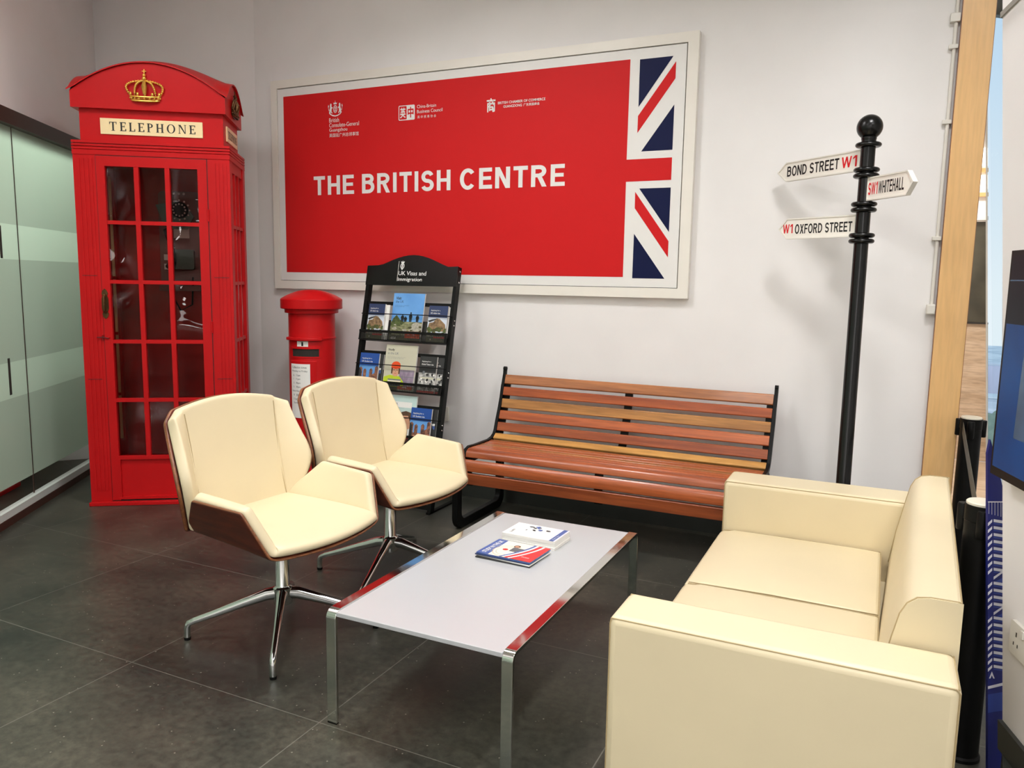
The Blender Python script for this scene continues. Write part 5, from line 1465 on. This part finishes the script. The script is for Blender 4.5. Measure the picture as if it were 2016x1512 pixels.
def make_chair(loc, rz, legrot, label):
    r = tag(empty('swivel_chair', loc, rz), label, 'chair', 'cream shell chairs')
    Gs = shell_grid_seat(); Ns = grid_normals(Gs)
    if Ns[3][len(Gs[0]) // 2].z < 0: Ns = [[-n_ for n_ in q] for q in Ns]
    Gb = shell_grid_back(); Nb = grid_normals(Gb)
    if Nb[3][len(Gb[0]) // 2].x < 0: Nb = [[-n_ for n_ in q] for q in Nb]
    b = MB(); slab(b, Gs, Ns, -.014, .000, m_walnut, .008, m_ply); b.build('seat_shell', r, sub=2)
    b = MB(); slab(b, Gs, Ns, .001, .042, m_leather, .012); sp_ = b.build('seat_pad', r, sub=2)
    b = MB(); slab(b, Gb, Nb, -.016, .000, m_walnut, .010, m_ply); b.build('back_shell', r, sub=2)
    b = MB(); slab(b, Gb, Nb, .001, .042, m_leather, .008); bp_ = b.build('back_pad', r, sub=2)
    for sgn in (4, len(Gb[0]) - 5):
        b = MB(); b.tube([Vector(Gb[i][sgn]) + Nb[i][sgn] * .0415 for i in range(1, len(Gb) - 1)], .0022, m_piping, 6); b.build('seam', bp_)
        b = MB(); b.tube([Vector(Gs[i][sgn]) + Ns[i][sgn] * .038 for i in range(1, len(Gs) - 1)], .0022, m_piping, 6); b.build('seam', sp_)
    b = MB(); b.lathe([(.036, .130), (.037, .135), (.037, .195), (.031, .20), (.0275, .205), (.0275, .420), (.06, .425), (.06, .440)], m_alu, seg=28); b.build('column', r)
    b = MB(); b.tube([(-.06, 0, .432), (-.20, 0, .43), (-.262, 0, .47), (-.285, 0, .58)], [.05, .045, .04, .035], m_black, 10, ry=[.010] * 4); b.build('back_bracket', r)
    for k in range(4):
        b = MB()
        b.tube([(.028, 0, .172), (.06, 0, .168), (.15, 0, .138), (.26, 0, .100), (.335, 0, .076), (.357, 0, .066), (.364, 0, .050), (.364, 0, .010)],
               [.024, .021, .0165, .0135, .0125, .0125, .0125, .0125], m_alu, 14, ry=[.026, .024, .019, .015, .013, .0125, .0125, .0125])
        lg = b.build('leg', r); lg.rotation_euler = (0, 0, legrot - rz + k * math.pi / 2)
        b = MB(); b.lathe([(.0125, 0), (.0135, .011)], m_black, (.364, 0), 14); b.build('glide', lg)
    return r
make_chair((-2.088, -2.080, 0), math.radians(-6), math.radians(216), 'front cream shell chair with walnut back, nearest the camera')
def copy_tree(o, parent=None):
    c = o.copy(); COL.objects.link(c)
    if parent: c.parent = parent
    for ch in list(o.children): copy_tree(ch, c)
    return c
ch = copy_tree(bpy.data.objects['swivel_chair'])
ch.location = (-2.060, -1.372, 0); ch.rotation_euler = (0, 0, math.radians(-6))
ch['label'] = 'rear cream shell chair with walnut back, in front of the leaflet stand'
legs = [o for o in ch.children if o.name.startswith('leg')]
for k, o in enumerate(legs):
    o.rotation_euler = (0, 0, math.radians(194 + 6) + k * math.pi / 2)

# ------------------------------------------------------------------ belt barriers, banner, small wall fittings
def stanchion(x, y, label):
    t = tag(empty('barrier_post', (x, y, 0)), label, 'barrier post', 'belt barrier posts')
    b = MB(); b.lathe([(.055, 0), (.055, .01), (.050, .016), (.0475, .740), (.049, .742), (.049, .790)], m_black, seg=32); b.build('post', t)
    b = MB(); b.lathe([(.046, .790), (.046, .796), (.043, .799)], m_capwhite, seg=32); b.build('cap', t)
    for a in (150, 20, 265):
        q = math.radians(a); cx, cy = .056 * math.cos(q), .056 * math.sin(q)
        b = MB(); b.lathe([(.014, .700), (.016, .704), (.016, .778), (.014, .782)], m_black, (cx, cy), 14); b.build('belt_clip', t)
    return t
s1 = stanchion(.407, -.035, 'black belt barrier post with white top beside the beech post')
s2 = stanchion(.297, -1.765, 'black belt barrier post behind the sofa back, nearer the camera')
b = MB()
b.add([(.369, -.075, .775), (.369, -.075, .720), (.286, -1.708, .775), (.286, -1.708, .720), (.371, -.075, .775), (.371, -.075, .720), (.288, -1.708, .775), (.288, -1.708, .720)],
      [(0, 1, 3, 2), (4, 6, 7, 5), (0, 4, 5, 1), (2, 3, 7, 6), (0, 2, 6, 4), (1, 5, 7, 3)], m_strap)
tag(b.build('barrier_belt'), 'grey webbing belt stretched between the two barrier posts', 'belt')

# blue tower-shaped board leaning behind the step
bc = frame((.304, -1.862, .842), (.9019, .4316, .0170), (-.0723, .1119, .9911), (.4259, -.8951, .1321))
BNn = tag(empty('display_board', (.37, -1.95, 0)), 'navy blue cut-out board of a pointed tower with white lines', 'display board')
mbb = Matrix.Translation((-.37, 1.95, 0))
b = MB()
b.prism([(-.013, .118), (-.005, .157), (.029, .024), (.062, -.09), (.075, -.10), (.075, -.852), (-.013, -.856)], -.010, 0, m_navyb, bc)
o = b.build('board'); o.parent = BNn; o.matrix_parent_inverse = mbb
b = MB()
b.rect(-.013, .06, -.020, -.017, .0006, m_bwhite, bc)
for k in range(9): b.poly([(-.011 + .0085 * k, -.020), (-.0098 + .0085 * k, -.020), (-.0098 + .0085 * k, -.052 - .002 * k), (-.011 + .0085 * k, -.052 - .002 * k)], .0006, m_bwhite, bc)
z = -.075
R = random.Random(4)
while z > -.50:
    if not (-.245 < z < -.215 or -.345 < z < -.315):
        b.poly([(-.013, z - .012), (-.001, z), (-.001, z + .008), (-.013, z - .003)], .0006, m_bwhite, bc)
        b.poly([(.003, z), (.028, z - .004), (.06, z - .008), (.06, z + .000), (.028, z + .004), (.003, z + .008)], .0006, m_bwhite, bc)
        b.poly([(.003, z - .006), (.06, z - .014), (.06, z - .010), (.003, z - .002)], .0005, m_blueb, bc)
    z -= .0195
for zz in (-.225, -.325): b.poly([(.003, zz - .012), (.06, zz + .03), (.06, zz + .034), (.003, zz - .004)], .0006, m_bwhite, bc); b.poly([(.003, zz - .02), (.06, zz - .02), (.06, zz + .01)], .0005, m_blueb, bc)
b.poly([(-.013, -.545), (.028, -.535), (.028, -.527), (-.013, -.537)], .0006, m_bwhite, bc)
b.poly([(-.013, -.560), (.06, -.548), (.06, -.60), (-.013, -.612)], .0004, m_blueb, bc)
b.poly([(-.010, -.515), (-.002, -.495), (.006, -.515), (.002, -.515), (-.002, -.506), (-.006, -.515)], .0006, m_bwhite, bc)
o = b.build('printed_lines', None, flat=True); o.parent = BNn; o.matrix_parent_inverse = mbb
b = MB(); b.prism([(.0, -.2), (.03, -.2), (.03, -.25), (.0, -.25)], -.03, -.010, m_black, bc)
o = b.build('stay_block'); o.parent = BNn; o.matrix_parent_inverse = mbb

# white conduit beside the post
t = tag(empty('cable_conduit', (.190, .03, 1.9)), 'thin white cable conduit with clips beside the beech post', 'conduit')
mcc = Matrix.Translation((-.190, -.03, -1.9))
def cpart(name, fn, **k):
    b = MB(); fn(b); o = b.build(name, None, **k); o.parent = t; o.matrix_parent_inverse = mcc; return o
cpart('pipe', lambda b: b.tube([(.196, .028, 1.33), (.196, .028, 3.08)], .009, m_conduit, 12))
for z in (1.655, 2.205, 2.55):
    cpart('clip', lambda b: b.box(.172, .212, .012, .039, z - .010, z + .010, m_conduit), bevel=.002)
cpart('elbow_box', lambda b: b.box(.172, .212, -.004, .039, 1.285, 1.335, m_conduit), bevel=.006)
cpart('top_bracket', lambda b: b.box(.168, .212, .006, .039, 2.66, 2.70, m_conduit), bevel=.003)
t = tag(empty('wall_socket', (-2.60, .038, .535)), 'white wall socket plate beside the leaflet stand', 'socket')
b = MB(); b.box(-.043, .043, -.010, .0015, -.048, .048, m_conduit); b.build('faceplate', t, bevel=.003)
b = MB(); b.box(-.016, .016, -.013, -.0101, -.022, .022, m_frame); b.build('rocker', t, bevel=.001)
